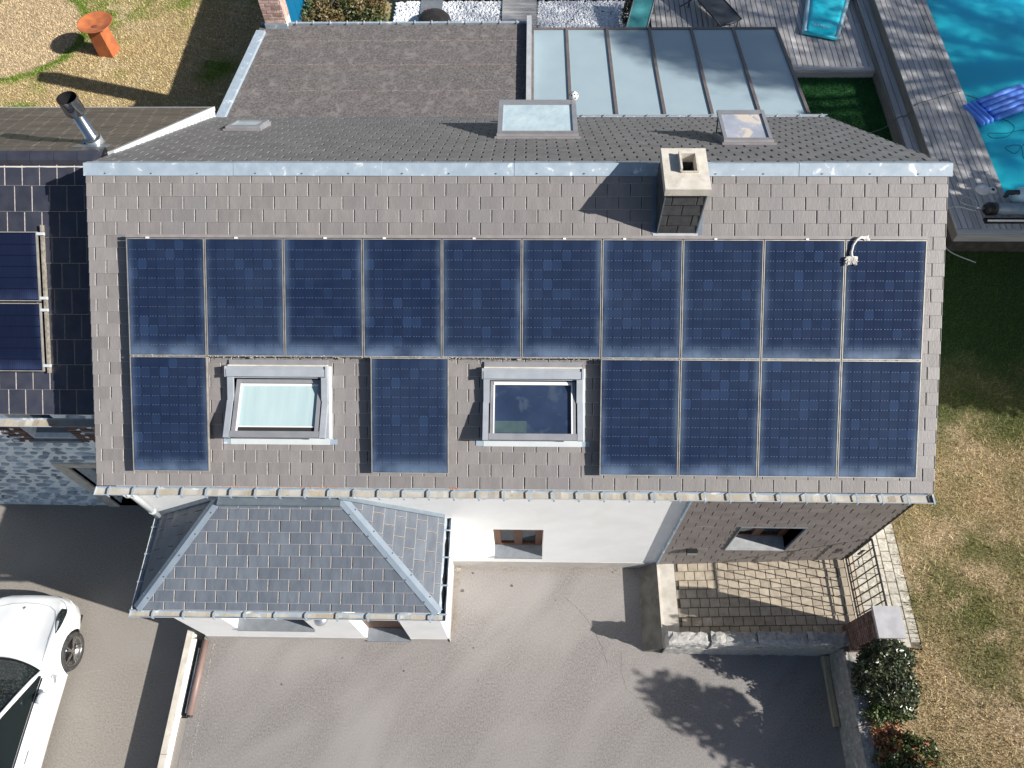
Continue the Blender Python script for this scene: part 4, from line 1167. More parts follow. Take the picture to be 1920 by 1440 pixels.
# ------------------------------------------------------------------ neighbouring house on the left
nb = thing('house', 'neighbouring stone house with dark flat tiles and a steel flue, left of the white house', 'house', (-8, 0, 0))
LS = .69; LN = math.hypot(1, LS)
RY, RZ2 = .60, 5.76 + .69 * .60            # ridge line
LFR = Fr((0, RY, RZ2), (1, 0, 0), (0, -1, -LS), (0, -LS, 1))
LL = (RY + 2.46) * LN                      # slope length to the eave
NX0, NX1 = -14.0, -5.93
fr_ = MB().hexa([LFR(NX0, 0, -.15), LFR(NX1, 0, -.15), LFR(NX1, LL - .03, -.15), LFR(NX0, LL - .03, -.15)], [LFR(NX0, 0, -.01), LFR(NX1, 0, -.01), LFR(NX1, LL - .03, -.01), LFR(NX0, LL - .03, -.01)]).build('front_roof', M_TILE, nb)
shingles(LFR, [(NX0, .03), (NX1, .03), (NX1, LL), (NX0, LL)], .252, .366, fr_, 'roof_tile', M_TILE, True, gap=.007, th=.014, lift=.02, a_off=.03, b_off=((LL - .03) % .366) - .366, limit=110, visible=lambda a, b: a > -8.4, lap=.04, edge=M_EDGET)
RS = (RZ2 - 4.12) / (3.93 - RY)
LRR = Fr((0, RY, RZ2), (1, 0, 0), (0, 1, -RS), (0, RS, 1))
LRL = (3.93 - RY) * math.hypot(1, RS)
rr_ = MB().hexa([LRR(NX0, 0, -.15), LRR(NX1, 0, -.15), LRR(NX1, LRL, -.15), LRR(NX0, LRL, -.15)], [LRR(NX0, 0, -.01), LRR(NX1, 0, -.01), LRR(NX1, LRL, -.01), LRR(NX0, LRL, -.01)]).build('rear_roof', M_TILE_R, nb)
shingles(LRR, [(NX0, .03), (NX1, .03), (NX1, LRL), (NX0, LRL)], .252, .366, rr_, 'rear_tile', M_TILE_R, False, gap=.007, th=.02, lift=.035, a_off=.03, b_off=.29, lap=.04)
# ridge tiles
x = NX1 - .06; first = True
rt = None
while x > -10:
    mb = MB()
    L_ = .34
    prof = [(-.125, -.085), (-.11, -.01), (-.03, .035), (.03, .035), (.11, -.01), (.125, -.085)]
    for sx in (0, L_ - .008):
        pass
    lo = [(0, a, b) for a, b in prof]; hi = [(-(L_ - .008), a * .97, b * .97) for a, b in prof]
    if rt is None:
        m_ = MB().hexa(lo, hi); rt = mesh('ridge_tile', m_.V, m_.F, M_TILE)
    link('ridge_tile', rt, nb, mtx=Matrix.Translation((x, RY, RZ2 + .03)) @ Matrix.Rotation(random.uniform(-.012, .012), 4, 'Z'))
    x -= L_
MB().box((NX1 - .055, RY - .13, RZ2 - .04), (NX1 - .045, RY + .13, RZ2 + .04)).build('ridge_end', M_BLACK, nb)
mb = MB()
n = 80; V = []; F = []
for i in range(n + 1):
    x = NX0 + (NX1 - .15 - NX0) * i / n
    w = .012 + random.uniform(0, .012)
    V += [LFR(x, .15, .035), LFR(x, .15 + w, .03)]
for i in range(n): F.append((2 * i, 2 * i + 1, 2 * i + 3, 2 * i + 2))
mb.add(V, F).build('ridge_mortar', M_MORTAR, nb)
# verge flashing against the white house on the rear slope
mb = MB().hexa([LRR(NX1 + .0, .02, 0), LRR(NX1 + .10, .02, 0), LRR(NX1 + .10, LRL, 0), LRR(NX1 + .0, LRL, 0)], [LRR(NX1 + .0, .02, .05), LRR(NX1 + .10, .02, .07), LRR(NX1 + .10, LRL, .07), LRR(NX1 + .0, LRL, .05)])
mb.build('verge_flashing', M_FLASH, nb)
mb = MB()
for k in range(26):
    t0_ = .1 + k * .145
    LRR.box(mb, NX1 + .10, NX1 + .112, t0_, t0_ + .12, -.12, .03 + random.uniform(0, .02))
mb.build('soaker', M_FLASH, nb, kind='stuff')
gutter('rear_gutter', (NX0, 3.95, 4.09), (NX1 + .05, 3.95, 4.09), (0, 1, 0), .05, nb, strap=5.0, inside=M_ZINC_W)
gutter('front_gutter', (NX0, -2.455, 3.93), (NX1 + .04, -2.455, 3.93), (0, -1, 0), .07, nb, strap=5.0, inside=M_GUTIN)
# gable to hide the gap to the white house
mb = MB().add([(NX1, -2.3, -.5), (NX1, 3.9, -.5), (NX1, 3.9, 4.0), (NX1, RY, RZ2 - .12), (NX1, -2.3, 3.98)], [(0, 1, 2, 3, 4)])
mb.add([(NX0, 3.88, .5), (NX1, 3.88, .5), (NX1, 3.88, 4.0), (NX0, 3.88, 4.0)], [(0, 1, 2, 3)])
mb.build('gable_wall', M_MORTB, nb)
# street wall of painted rubble, with openings
NW = Fr((0, -2.2, 0), (1, 0, 0), (0, 0, 1))
wz_ = [(-8.06, -7.34, 2.70, 3.62), (-8.14, -6.9, -.5, 1.50)]
holed(NW, NX0, NX1, -.6, 3.95, wz_, .3).build('street_wall', M_MORTB, nb)
MB().box((-8.1, -1.93, 2.72), (-7.3, -1.9, 3.6)).build('window_pane', M_NIGHTGLASS, nb)
MB().box((-8.14, -1.95, -.5), (-6.9, -1.9, 1.5)).build('porch_dark_door', M_SILL, nb)
MB().hexa([(-8.16, -2.25, 2.60), (-7.27, -2.25, 2.60), (-7.30, -1.93, 2.66), (-8.1, -1.93, 2.66)], [(-8.16, -2.25, 2.66), (-7.27, -2.25, 2.66), (-7.30, -1.93, 2.75), (-8.1, -1.93, 2.75)]).build('window_sill', M_SILL, nb)
MB().box((-8.35, -2.235, 1.50), (-6.8, -2.15, 1.66)).build('door_lintel', M_CONC, nb)
MB().box((-8.36, -2.235, -.5), (-8.14, -2.15, 1.498)).build('door_jamb', M_CONC, nb)
# rubble stones: irregular, pillowed
def stone(cx, cz, w, h):
    n = random.choice([5, 6, 7, 8]); pts = []
    for i in range(n):
        t = 2 * math.pi * (i + random.uniform(-.28, .28)) / n
        pts.append((math.cos(t) * w / 2 * random.uniform(.8, 1.1), math.sin(t) * h / 2 * random.uniform(.75, 1.1)))
    d = random.uniform(.015, .05)
    mb = MB()
    lo = [(a, b, -.004) for a, b in pts]; hi = [(a * .74 + random.uniform(-.01, .01), b * .68, d) for a, b in pts]
    mb.hexa(lo, hi)
    return mesh('stone', mb.V, mb.F, M_STONE, smooth=False)
stones = [stone(0, 0, 1, 1) for _ in range(1)]
cnt = 0; z = -.44
STV = []
while z < 3.75:
    hrow = random.uniform(.08, .19)
    x = -10.9 + random.uniform(0, .2)
    while x < -6.0:
        w = random.uniform(.12, .5)
        cx, cz = x + w / 2, z + hrow / 2 + random.uniform(-.02, .02)
        skip = any(h[0] - .28 < cx < h[1] + .28 and h[2] - (.15 if h[2] > 1 else .2) < cz < h[3] + .2 for h in wz_[:1]) or (-8.42 < cx < -6.7 and cz < 1.75)
        if not skip:
            if len(STV) < 24: STV.append(stone(0, 0, 1, 1))
            wl_, hl_ = w * random.uniform(.78, 1.0), hrow * random.uniform(.65, .95)
            M_ = NW.M(cx, cz, 0) @ Matrix.Rotation(random.uniform(-.12, .12), 4, 'Z') @ Matrix.Diagonal((wl_, hl_, 1, 1))
            if cx > -10.8 + (cz + .5) * .62 - .2 and cnt < 330:
                link('stone', random.choice(STV), nb, mtx=M_); cnt += 1
        x += w + random.uniform(.015, .04)
    z += hrow + random.uniform(.01, .03)
# brick surround of the window: quoins left and right, splayed arch over
for sx, x0 in ((-1, -8.07), (1, -7.33)):
    z = 2.56; r_ = 0
    while z < 3.42:
        for k in range(2):
            L_ = .20 if (r_ + k) % 2 else .13
            a = x0 + (k * .215 if sx > 0 else -(k + 1) * .215) + (.0 if sx > 0 else .215 - L_ - .0)
            brick(nb, 'brick', NW, a, z, L_, .055, M_BRICKD, th=.02)
        if sx > 0 and z < 3.1: brick(nb, 'brick', NW, x0 + .43, z, .19, .055, th=.02)
        z += .072; r_ += 1
# flue
flue = MB()
fx, fy = -6.42, 1.18
z0 = 5.74
fl_ = MB().tube([(fx, fy, z0), (fx, fy, z0 + .13), (fx, fy, z0 + .22), (fx, fy, z0 + .24)], [.135, .125, .125, .10], 20).build('flue', M_GALV, nb, smooth=True)
MB().tube([(fx, fy, z0 + .24), (fx, fy, z0 + .30), (fx, fy, z0 + .31), (fx, fy, z0 + .70)], [.118, .112, .088, .084], 20).build('flue_pipe', M_STEEL, fl_, smooth=True)
MB().tube([(fx, fy, z0 + .66), (fx, fy, z0 + .70), (fx, fy, z0 + .715), (fx, fy, z0 + .955)], [.092, .13, .137, .137], 28, caps=False).build('flue_cowl', M_STEEL, fl_, smooth=True)
MB().tube([(fx, fy, z0 + .955), (fx, fy, z0 + .75)], [.134, .128], 28, caps=False).build('cowl_inside', M_BLACK, fl_, smooth=True)
MB().tube([(fx, fy, z0 + .76), (fx, fy, z0 + .765)], .13, 24).build('baffle', M_WICKER, fl_)
MB().tube([(fx, fy, z0 + .945), (fx, fy, z0 + .957)], .139, 28, caps=False).build('cowl_rim', M_STEEL, fl_, smooth=True)
MB().tube([(fx - .06, fy, z0 + .80), (fx + .06, fy, z0 + .80)], .012, 6).build('cross_bar', M_STEEL, fl_)
MB().tube([(fx, fy - .06, z0 + .79), (fx, fy + .06, z0 + .79)], .012, 6).build('cross_bar', M_STEEL, fl_)
MB().box((fx - .16, fy - .10, z0 + .02), (fx - .12, fy + .02, z0 + .2)).build('flue_clamp', M_STEEL, fl_)
mb = MB(); LRR.box(mb, fx - .22, fx + .28, .12, .62, .03, .05); mb.build('flue_base_plate', M_ZINC_D, nb)

# two landscape panels on the neighbour's roof
NPW, NPH = 1.66, .985
mesh_cache = {}
for k, (b, lab) in enumerate(((1.08, 'upper dark solar panel on the neighbouring roof at the left edge'), (2.09, 'lower dark solar panel on the neighbouring roof at the left edge'))):
    a = -6.93 - NPW
    t = bpy.data.objects.new('solar_panel', None); t.empty_display_size = .2
    COL.objects.link(t); t.matrix_world = LFR.M(a, b, .09)
    tag(t, lab, 'solar panel', 'solar panels on the neighbouring roof')
    if not mesh_cache:
        f = MB()
        for q in (((0, 0, 0), (.014, NPH, .04)), ((NPW - .014, 0, 0), (NPW, NPH, .04)), ((.014, 0, 0), (NPW - .014, .014, .04)), ((.014, NPH - .014, 0), (NPW - .014, NPH, .04))): f.box(*q)
        mesh_cache['frame'] = mesh('frame', f.V, f.F, M_PFRAME)
        M_CELL2 = cell_material('solar_cell_dark', (.005, .008, .024), (.007, .011, .030), (.07, .10, .22), NPW, NPH)
        f = cell_mesh(60, 6, NPW, NPH, 5); f.T = [random.uniform(-.1, .3) for _ in f.F]
        mesh_cache['cells'] = mesh('cells', f.V, f.F, M_CELL2, f.T)
        f = MB().box((.014, .014, .01), (NPW - .014, NPH - .014, .0365)); mesh_cache['glass_sheet'] = mesh('glass_sheet', f.V, f.F, mat('dark_backsheet', (.004, .006, .018), None, .2))
    for nm in ('frame', 'glass_sheet', 'cells'):
        o = bpy.data.objects.new(nm, mesh_cache[nm]); COL.objects.link(o); o.parent = t
        if nm == 'cells': o['kind'] = 'stuff'
r = thing('mounting_rail', 'dirty aluminium rail along the right edge of the two neighbouring panels', 'rail', tuple(LFR(-6.86, 1.3, 0)))
mb = MB(); LFR.box(mb, -6.90, -6.872, .98, 3.10, .03, .09); mb.build('bar', mat('dirty_rail', (.30, .27, .22), (.16, .15, .13), .8, 20), r)
for b in (1.09, 2.00, 2.17, 2.97):
    mb = MB(); LFR.box(mb, -6.93, -6.83, b, b + .04, .09, .13); mb.build('clamp', M_FLASH, r)

# ------------------------------------------------------------------ front yard
# low wall along the left edge of the driveway
lw = thing('low_wall', 'long pale concrete kerb wall between the two driveways', 'wall', (-5.8, -6, 0))
ys = [-4.71, -6.72, -9.4, -12.5, -16]
for i in range(4):
    MB().box((-5.97, ys[i + 1] + .006, -.52), (-5.862, ys[i], .05)).build('coping', M_CONC, lw)
MB().box((-5.86, -16, -.52), (-5.79, -4.87, .045)).build('white_edge', M_WALL, lw)
MB().box((-5.79, -6.16, -.52), (-5.665, -4.87, -.04)).build('slot', M_DARKSLOT, lw)
MB().box((-5.79, -16, -.52), (-5.665, -6.16, .0)).build('slot_fill', M_ASPH2, lw)
pp = thing('pipe', 'long brown plastic pipe lying along the inside of the kerb wall', 'pipe', (-5.6, -5.5, .06))
MB().tube([(-5.60, -4.9, .06), (-5.61, -6.12, .06)], .055, 12).build('tube', M_PIPE, pp, smooth=True)
MB().tube([(-5.61, -6.12, .06), (-5.61, -6.15, .06)], .05, 12).build('open_end', M_BLACK, pp)
p2 = thing('rod', 'thin grey rod between the brown pipe and the kerb wall', 'rod', (-5.66, -5.5, .05))
MB().tube([(-5.70, -5.02, .02), (-5.70, -6.08, .02)], .016, 6).build('shaft', M_GALV, p2, smooth=True)
# plant litter along the pipe
mb = MB()
for k in range(260):
    y = random.uniform(-6.9, -4.95); x = -5.49 + abs(random.gauss(0, .02)); r_ = random.uniform(.004, .012)
    mb.add([(x, y, .004), (x + r_ * 2, y + r_, .008), (x + r_, y + r_ * 2, .006)], [(0, 1, 2)])
for k in range(60):
    x, y, r_ = random.gauss(-1.2, .03), -3.55 - abs(random.gauss(0, .03)), random.uniform(.006, .014)
    mb.add([(x, y, .004), (x + r_ * 2, y + r_, .01), (x + r_, y + r_ * 2, .006)], [(0, 1, 2)])
mb.build('leaf_litter', M_CONC, kind='stuff')

# raised patio with individual pavers, sloped concrete flank on the left
def pz(x): return .36 + (x - 2.42) * .135 if x < 5.6 else .79
patio = MB().add([(2.42, YW, pz(2.42)), (2.42, -4.78, pz(2.42)), (5.62, -4.78, pz(5.6)), (5.62, YW, pz(5.6))], [(0, 1, 2, 3)])
patio.add([(5.62, YW, .787), (5.62, -4.95, .787), (6.62, -5.0, .787), (6.62, 3.75, .787), (5.5, 3.75, .787), (5.5, YW, .787)], [(0, 1, 2, 3, 4, 5)])
patio = patio.build('patio', M_JOINT); tag(patio, kind='structure')
slope = math.atan(.135)
PF = Fr((2.42, YW, .36), (math.cos(slope), 0, math.sin(slope)), (0, -1, 0), (-math.sin(slope), 0, math.cos(slope)))
pav = {}
def paver(fr, a, b, w, h, m, parent, name='paver'):
    key = (round(w, 3), round(h, 3), m.name)
    if key not in pav:
        e = .006; s = MB().hexa([(0, 0, 0), (w, 0, 0), (w, h, 0), (0, h, 0)], [(e, e, .012), (w - e, e, .012), (w - e, h - e, .012), (e, h - e, .012)])
        pav[key] = mesh(name, s.V, s.F, m)
    M_ = fr.M(a + w / 2, b + h / 2, random.uniform(-.002, .003)) @ Matrix.Rotation(random.uniform(-.02, .02), 4, 'Z') @ Matrix.Translation((-w / 2, -h / 2, 0))
    return link(name, pav[key], parent, mtx=M_)
# pale edging slab then pavers
mb = MB(); PF.box(mb, .0, .30, .0, 1.33, .0, .013); mb.build('edging_slab', M_CONC, patio)
b = .03; row = 0
while b < 1.25:
    a = .30 + (.0 if row % 2 else .06)
    while a < 3.2:
        w = random.choice([.155, .165, .175])
        if a + w > 3.10: w = 3.205 - a
        if w > .05: paver(PF, a, b, w, .152, M_PAVER, patio)
        a += w + .008
    b += .160; row += 1
PT = Fr((0, 0, .79), (1, 0, 0), (0, -1, 0), (0, 0, 1))
row = 0; a = 5.60
while a < 6.5:
    b = 2.45 + (.0 if row % 2 else .11)
    while b < 4.85:
        h = random.choice([.17, .2, .22])
        if not (a < 5.72 and b > 4.5): paver(PT, a, b, .158, h, M_PAVER_G if a > 5.75 else M_PAVER, patio)
        b += h + .008
    a += .166; row += 1
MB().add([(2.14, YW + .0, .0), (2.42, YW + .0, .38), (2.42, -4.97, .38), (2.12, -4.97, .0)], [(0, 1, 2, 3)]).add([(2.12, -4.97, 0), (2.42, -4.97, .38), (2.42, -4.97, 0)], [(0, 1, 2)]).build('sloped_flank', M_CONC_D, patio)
MB().box((2.415, -4.97, .0), (2.46, YW, .385)).build('flank_edge', M_CONC, patio)
mb = MB().box((2.42, -4.97, -.02), (5.6, -4.75, .3)).build('patio_front_face', M_CONC, patio)

# parapet of rock faced concrete blocks
par = thing('block_wall', 'low wall of pale rock faced concrete blocks stepping along the patio edge', 'wall', (4, -4.9, 0))
def rough_block(x0, x1, y0, y1, z0, z1, parent, name='block', m=M_BLOCK, amp=.018):
    nx, ny, nz = max(3, int((x1 - x0) / .07)), 3, max(3, int((z1 - z0) / .07))
    V = {}; L_ = []; F = []
    def vid(i, j, k):
        key = (i, j, k)
        if key not in V:
            p = [x0 + (x1 - x0) * i / nx, y0 + (y1 - y0) * j / ny, z0 + (z1 - z0) * k / nz]
            ed = sum((i in (0, nx), j in (0, ny), k in (0, nz)))
            a = amp * (1.2 if ed >= 2 else .7)
            p = [p[0] + random.uniform(-.3, .3) * a, p[1] + random.uniform(-1, 1) * a + (a * 1.2 if (j == 0 and k == nz) else 0), p[2] + random.uniform(-1, .5) * a - (a if ed >= 2 else 0)]
            V[key] = len(L_); L_.append(p)
        return V[key]
    for i in range(nx):
        for j in range(ny):
            F.append((vid(i, j, nz), vid(i + 1, j, nz), vid(i + 1, j + 1, nz), vid(i, j + 1, nz)))
    for i in range(nx):
        for k in range(nz):
            F.append((vid(i, 0, k), vid(i + 1, 0, k), vid(i + 1, 0, k + 1), vid(i, 0, k + 1)))
            F.append((vid(i, ny, k), vid(i, ny, k + 1), vid(i + 1, ny, k + 1), vid(i + 1, ny, k)))
    for j in range(ny):
        for k in range(nz):
            F.append((vid(0, j, k), vid(0, j, k + 1), vid(0, j + 1, k + 1), vid(0, j + 1, k)))
            F.append((vid(nx, j, k), vid(nx, j + 1, k), vid(nx, j + 1, k + 1), vid(nx, j, k + 1)))
    return obj(name, L_, F, m, parent)
bx = [2.44, 3.14, 3.90, 4.70, 5.48]
tops = [.84, .90, .95, .99]
for i in range(4):
    rough_block(bx[i] + .004, bx[i + 1] - .004, -4.99, -4.79 - .0 * i, tops[i] - .30, tops[i], par)
    rough_block(bx[i] + .004, bx[i + 1] - .004, -5.00, -4.82, .0, tops[i] - .305, par, m=M_BLOCK, amp=.01)

# retaining wall at the right of the driveway
rw = thing('retaining_wall', 'rough grey concrete retaining wall below the shrubs on the right of the driveway', 'wall', (5.4, -7, 0))
y = -5.01
while y > -9.5:
    y2 = y - 1.18
    rough_block(5.30, 5.52, y2 + .0, y, .0, .84, rw, name='wall_section', m=mat('old_concrete', (.24, .235, .22), (.36, .35, .33), .95, 10, c3=(.5, .49, .46), s3=9, f3=(.56, .68), bump=1.0, bscale=50), amp=.012)
    y = y2
be = thing('beam', 'weathered squared timber beam lying at the foot of the right retaining wall', 'beam', (5.24, -5.6, 0))
MB().box((5.20, -6.13, .0), (5.285, -5.19, .11)).build('timber', M_OLDWOOD, be)
be2 = thing('beam', 'short thick timber block standing in the corner by the stone wall', 'beam', (5.3, -5.1, 0))
MB().box((5.19, -5.19, .0), (5.29, -5.02, .16)).build('timber', M_OLDWOOD, be2)

# brick pillar with stone cap and the bar gate
pil = thing('gate_pillar', 'short brick pillar with a square grey stone cap beside the bar gate', 'pillar', (5.74, -4.76, .79))
px0, px1, py0, py1 = 5.35, 5.70, -5.07, -4.66
MB().box((px0 + .006, py0 + .006, .0), (px1 - .006, py1 - .006, 2.09)).build('core', mat('dark_mortar', (.25, .23, .21), None, .9), pil)
for fr, wd in ((Fr((px0 + .006, py1, 0), (0, -1, 0), (0, 0, 1), (-1, 0, 0)), py1 - py0), (Fr((px0, py0 + .006, 0), (1, 0, 0), (0, 0, 1)), px1 - px0)):
    z = .80; r_ = 0
    while z < 2.04:
        a = 0; first = .095 if r_ % 2 else .19
        while a < wd - .03:
            L_ = min(first, wd - a); first = .19
            brick(pil, 'brick', fr, a, z, L_, .058, M_BRICKD); a += L_ + .012
        z += .070; r_ += 1
MB().box((px0 - .03, py0 - .03, 2.09), (px1 + .03, py1 + .03, 2.15)).build('cap', mat('blue_grey_cap', (.36, .355, .37), (.45, .445, .46), .7, 6, bump=.2), pil)
gate = thing('gate', 'thin black metal bar gate between the house corner and the brick pillar', 'gate', (5.6, -4, .8))
gx = 5.61
MB().box((gx - .012, -4.65, 1.975), (gx + .012, -3.53, 2.0)).build('top_rail', M_BLACK, gate)
MB().box((gx - .012, -4.65, .87), (gx + .012, -3.53, .895)).build('bottom_rail', M_BLACK, gate)
MB().box((gx - .012, -4.65, .98), (gx + .004, -3.53, .995)).build('lower_rail', M_BLACK, gate)
for k in range(9):
    y = -3.53 - k * .139
    w_ = .014 if k in (0, 8) else .008
    MB().box((gx - w_, y - w_, .895), (gx + w_, y + w_, 1.975)).build('bar', M_BLACK, gate)
MB().box((gx - .02, -3.62, 1.40), (gx + .02, -3.60, 1.62)).build('lock', M_BLACK, gate)
MB().tube([(gx - .02, -3.70, 1.45), (gx - .05, -3.70, 1.45), (gx - .05, -3.82, 1.45)], .008, 6).build('handle', M_BLACK, gate)

# shrubs
def blob_points(n, c, r, shell=.55, zmin=None):
    d = RNG.normal(size=(n, 3)); d /= np.linalg.norm(d, axis=1)[:, None]
    rad = RNG.uniform(shell, 1.0, (n, 1)) ** .6
    lump = 1 + .22 * np.sin(d[:, :1] * 5 + c[0]) * np.cos(d[:, 1:2] * 4 + c[1] * 2) + .12 * np.sin(d[:, 2:3] * 9)
    p = np.array(c) + d * rad * lump * np.array(r)
    if zmin is not None: p = p[p[:, 2] > zmin]
    return p
def shrub(name, label, base, blobs, m, size, n, group=None, cat='shrub', trunk=None):
    t = thing(name, label, cat, base, group)
    P = np.concatenate([blob_points(int(n * w), c, r, zmin=base[2]) for c, r, w in blobs])
    leaves('leaves', P, size, m, t, kind='stuff')
    mb = MB()
    for c, r, w in blobs:
        for k in range(6):
            e = Vector(c) + Vector((random.uniform(-1, 1) * r[0], random.uniform(-1, 1) * r[1], random.uniform(0, 1) * r[2])) * .8
            b_ = Vector(base) + Vector((random.uniform(-.1, .1), random.uniform(-.1, .1), 0))
            mb.tube([b_, b_.lerp(e, .5) + Vector((random.uniform(-.05, .05), random.uniform(-.05, .05), .02)), e], [.014, .009, .004], 5)
    mb.build('stems', M_TWIG, t, kind='stuff')
    return t
shrub('shrub', 'dark glossy evergreen shrub growing against the brick pillar', (5.62, -5.45, .8),
      [((5.42, -5.36, 1.65), (.27, .24, .48), .27), ((5.72, -5.30, 1.55), (.28, .24, .44), .25), ((5.68, -5.62, 1.35), (.36, .28, .40), .28), ((5.92, -5.72, 1.1), (.3, .3, .3), .14), ((5.5, -5.5, 1.0), (.22, .3, .3), .1), ((5.46, -5.27, 2.0), (.24, .2, .24), .1)], M_LEAF, .034, 8500)
shrub('shrub', 'low pale green plants below the dark shrub on the wall top', (5.65, -6.0, .8),
      [((5.6, -6.02, .9), (.22, .16, .2), .5), ((5.95, -5.98, .9), (.25, .16, .2), .5)], M_LEAFG, .028, 2200)
shrub('shrub', 'loose leafy bush with reddish leaves at the bottom edge beside the retaining wall', (5.9, -6.75, .8),
      [((5.75, -6.7, 1.05), (.32, .28, .3), .4), ((6.05, -6.55, .98), (.32, .25, .24), .3), ((5.8, -7.05, 1.05), (.4, .3, .32), .3)], mat('leaf_mixed', (.05, .08, .02), (.10, .12, .035), .45, 8, c3=(.26, .09, .04), s3=5, f3=(.56, .64), tone=.7), .036, 5200)
P = np.stack([RNG.uniform(5.45, 5.95, 700), RNG.uniform(-6.5, -6.1, 700), RNG.uniform(.81, .92, 700)], 1)
leaves('dead_leaves', P, .03, mat('dead_leaf', (.42, .24, .13), (.30, .15, .08), .8, 12, c3=(.55, .22, .12), s3=7, tone=.5), kind='stuff')

# young tree just outside the lower right corner: its shadow lies on the driveway
def tree(label, base, crown, n, size, m, trunk_r=.08, group=None, ztop=None):
    t = thing('tree', label, 'tree', base, group)
    cz = max(c[2] for c, r in crown)
    mb = MB().tube([base, (base[0] + .05, base[1], (base[2] + cz) / 2), (crown[0][0][0], crown[0][0][1], cz)], [trunk_r, trunk_r * .75, trunk_r * .35], 9)
    mb.build('trunk', M_BARK, t, smooth=True)
    P = []
    for c, r in crown:
        P.append(blob_points(int(n / len(crown)), c, r, shell=.2))
        L_ = MB().tube([(base[0], base[1], (base[2] + c[2]) / 2), ((base[0] + c[0]) / 2, (base[1] + c[1]) / 2, (c[2] * .7 + base[2] * .3)), c], [trunk_r * .5, trunk_r * .3, trunk_r * .12], 6)
        L_.build('limb', M_BARK, t, smooth=True)
    leaves('crown', np.concatenate(P), size, m, t, kind='stuff')
    return t
tree('young leafy tree outside the lower right corner shading the driveway', (8.9, -7.7, .8),
     [((8.6, -7.50, 3.85), (.38, .34, .42)), ((8.95, -7.35, 4.25), (.34, .3, .34)), ((8.5, -7.75, 3.35), (.34, .34, .34)), ((9.2, -7.9, 3.5), (.36, .3, .34)), ((8.2, -7.1, 3.2), (.26, .3, .28))], 2500, .068, M_LEAFG, .05)
# tall trees east of the garden: their shade covers the pool deck and the upper lawn
big = [((14.6, .0, 7.6), (1.7, 1.6, 1.8)), ((15.0, 2.0, 7.9), (1.9, 1.8, 1.7)), ((14.6, -.6, 5.0), (1.4, 1.5, 1.8)), ((14.8, 1.8, 4.6), (1.7, 1.9, 1.9)), ((14.0, .8, 3.4), (1.3, 1.5, 1.4))]
tree('tall dense leafy tree beyond the pool, shading the upper lawn', (14.8, .8, .8), big, 20000, .17, M_LEAFG, .28, 'tall trees east of the garden')
big2 = [((15.2, 4.6, 6.6), (1.9, 1.8, 2.4)), ((15.0, 3.5, 10.5), (1.6, 1.45, 1.4)), ((15.0, 3.9, 10.9), (1.4, 1.2, 1.2)), ((15.0, 5.8, 10.8), (1.9, 2.1, 2.1)), ((15.4, 9.0, 10.8), (2.1, 2.2, 2.4)), ((15.0, 7.8, 6.8), (2.0, 2.0, 2.6)), ((14.8, 10.6, 6.6), (2.0, 2.0, 2.8)), ((15.2, 12.6, 9.2), (2.2, 2.2, 3.0)), ((15.0, 5.4, 3.8), (1.8, 2.2, 1.6)), ((15.0, 9.4, 3.8), (1.8, 2.2, 1.6))]
big2 = [((c[0] + 10, c[1] - 2.73, c[2] + 6.75), r) for c, r in big2]
tree('very tall airy tree far beyond the pool, casting soft broken shade on the decks', (25.2, 5.6, .8), big2, 34000, .085, M_LEAFG, .32, 'tall trees east of the garden')

P = np.stack([RNG.uniform(4.3, 5.15, 60), RNG.uniform(-6.5, -5.15, 60), RNG.uniform(.004, .02, 60)], 1)
leaves('fallen_leaves', P, .022, MATS['dead_leaf'], kind='stuff')
crk = mat('asphalt_crack', (.10, .09, .085), None, .95)
def crack(pts, w, name='crack', m=crk):
    P = []
    for a, b in zip(pts, pts[1:]):
        for k in range(8):
            t = k / 8; P.append((a[0] + (b[0] - a[0]) * t + random.uniform(-.008, .008), a[1] + (b[1] - a[1]) * t + random.uniform(-.008, .008)))
    V = []
    for i, (x, y) in enumerate(P):
        w_ = w * random.uniform(.3, 1.2); V += [(x - w_, y, .0015), (x + w_, y + w_ * .3, .0015)]
    obj(name, V, [(2 * i, 2 * i + 1, 2 * i + 3, 2 * i + 2) for i in range(len(P) - 1)], m, kind='stuff')
crack([(.78, -4.05), (1.0, -4.25), (1.25, -4.55), (1.42, -4.95), (1.5, -5.2)], .004)
crack([(1.75, -5.0), (1.72, -5.3), (1.8, -5.6), (2.0, -5.75)], .0025)
crack([(-8.2, -5.6), (-7.6, -5.45), (-7.3, -5.4)], .01, 'scratch', M_CONC)
mb = MB()
for (x, y, r_) in ((-.92, -3.62, .025), (-.2, -3.85, .03), (-1.1, -3.95, .035), (-2.05, -5.35, .02), (-.85, -4.95, .018), (-3.15, -5.15, .015), (-4.15, -5.6, .02), (-.75, -5.5, .012), (.6, -4.1, .014), (2.4, -4.1, .016)):
    mb.add([(x + r_ * random.uniform(.6, 1.2) * math.cos(t * .7), y + r_ * random.uniform(.6, 1.2) * math.sin(t * .7), .0012) for t in range(9)], [tuple(range(9))])
mb.build('oil_spots', crk, kind='stuff')
mb = MB()      # sandy dirt collected along the foot of the wall
for k in range(900):
    x = random.uniform(-1.2, 2.1); y = YW - .02 - abs(random.gauss(0, .07)); r_ = random.uniform(.004, .013)
    if random.random() < .35: x, y = -1.26 + abs(random.gauss(0, .08)), random.uniform(-4.7, -3.5)
    mb.add([(x - r_, y, .002), (x, y - r_, .002), (x + r_, y, .002), (x, y + r_, .002)], [(0, 1, 2, 3)])
mb.build('sandy_dirt', mat('sandy_dirt', (.36, .31, .23), (.24, .2, .15), .95, 30), kind='stuff')

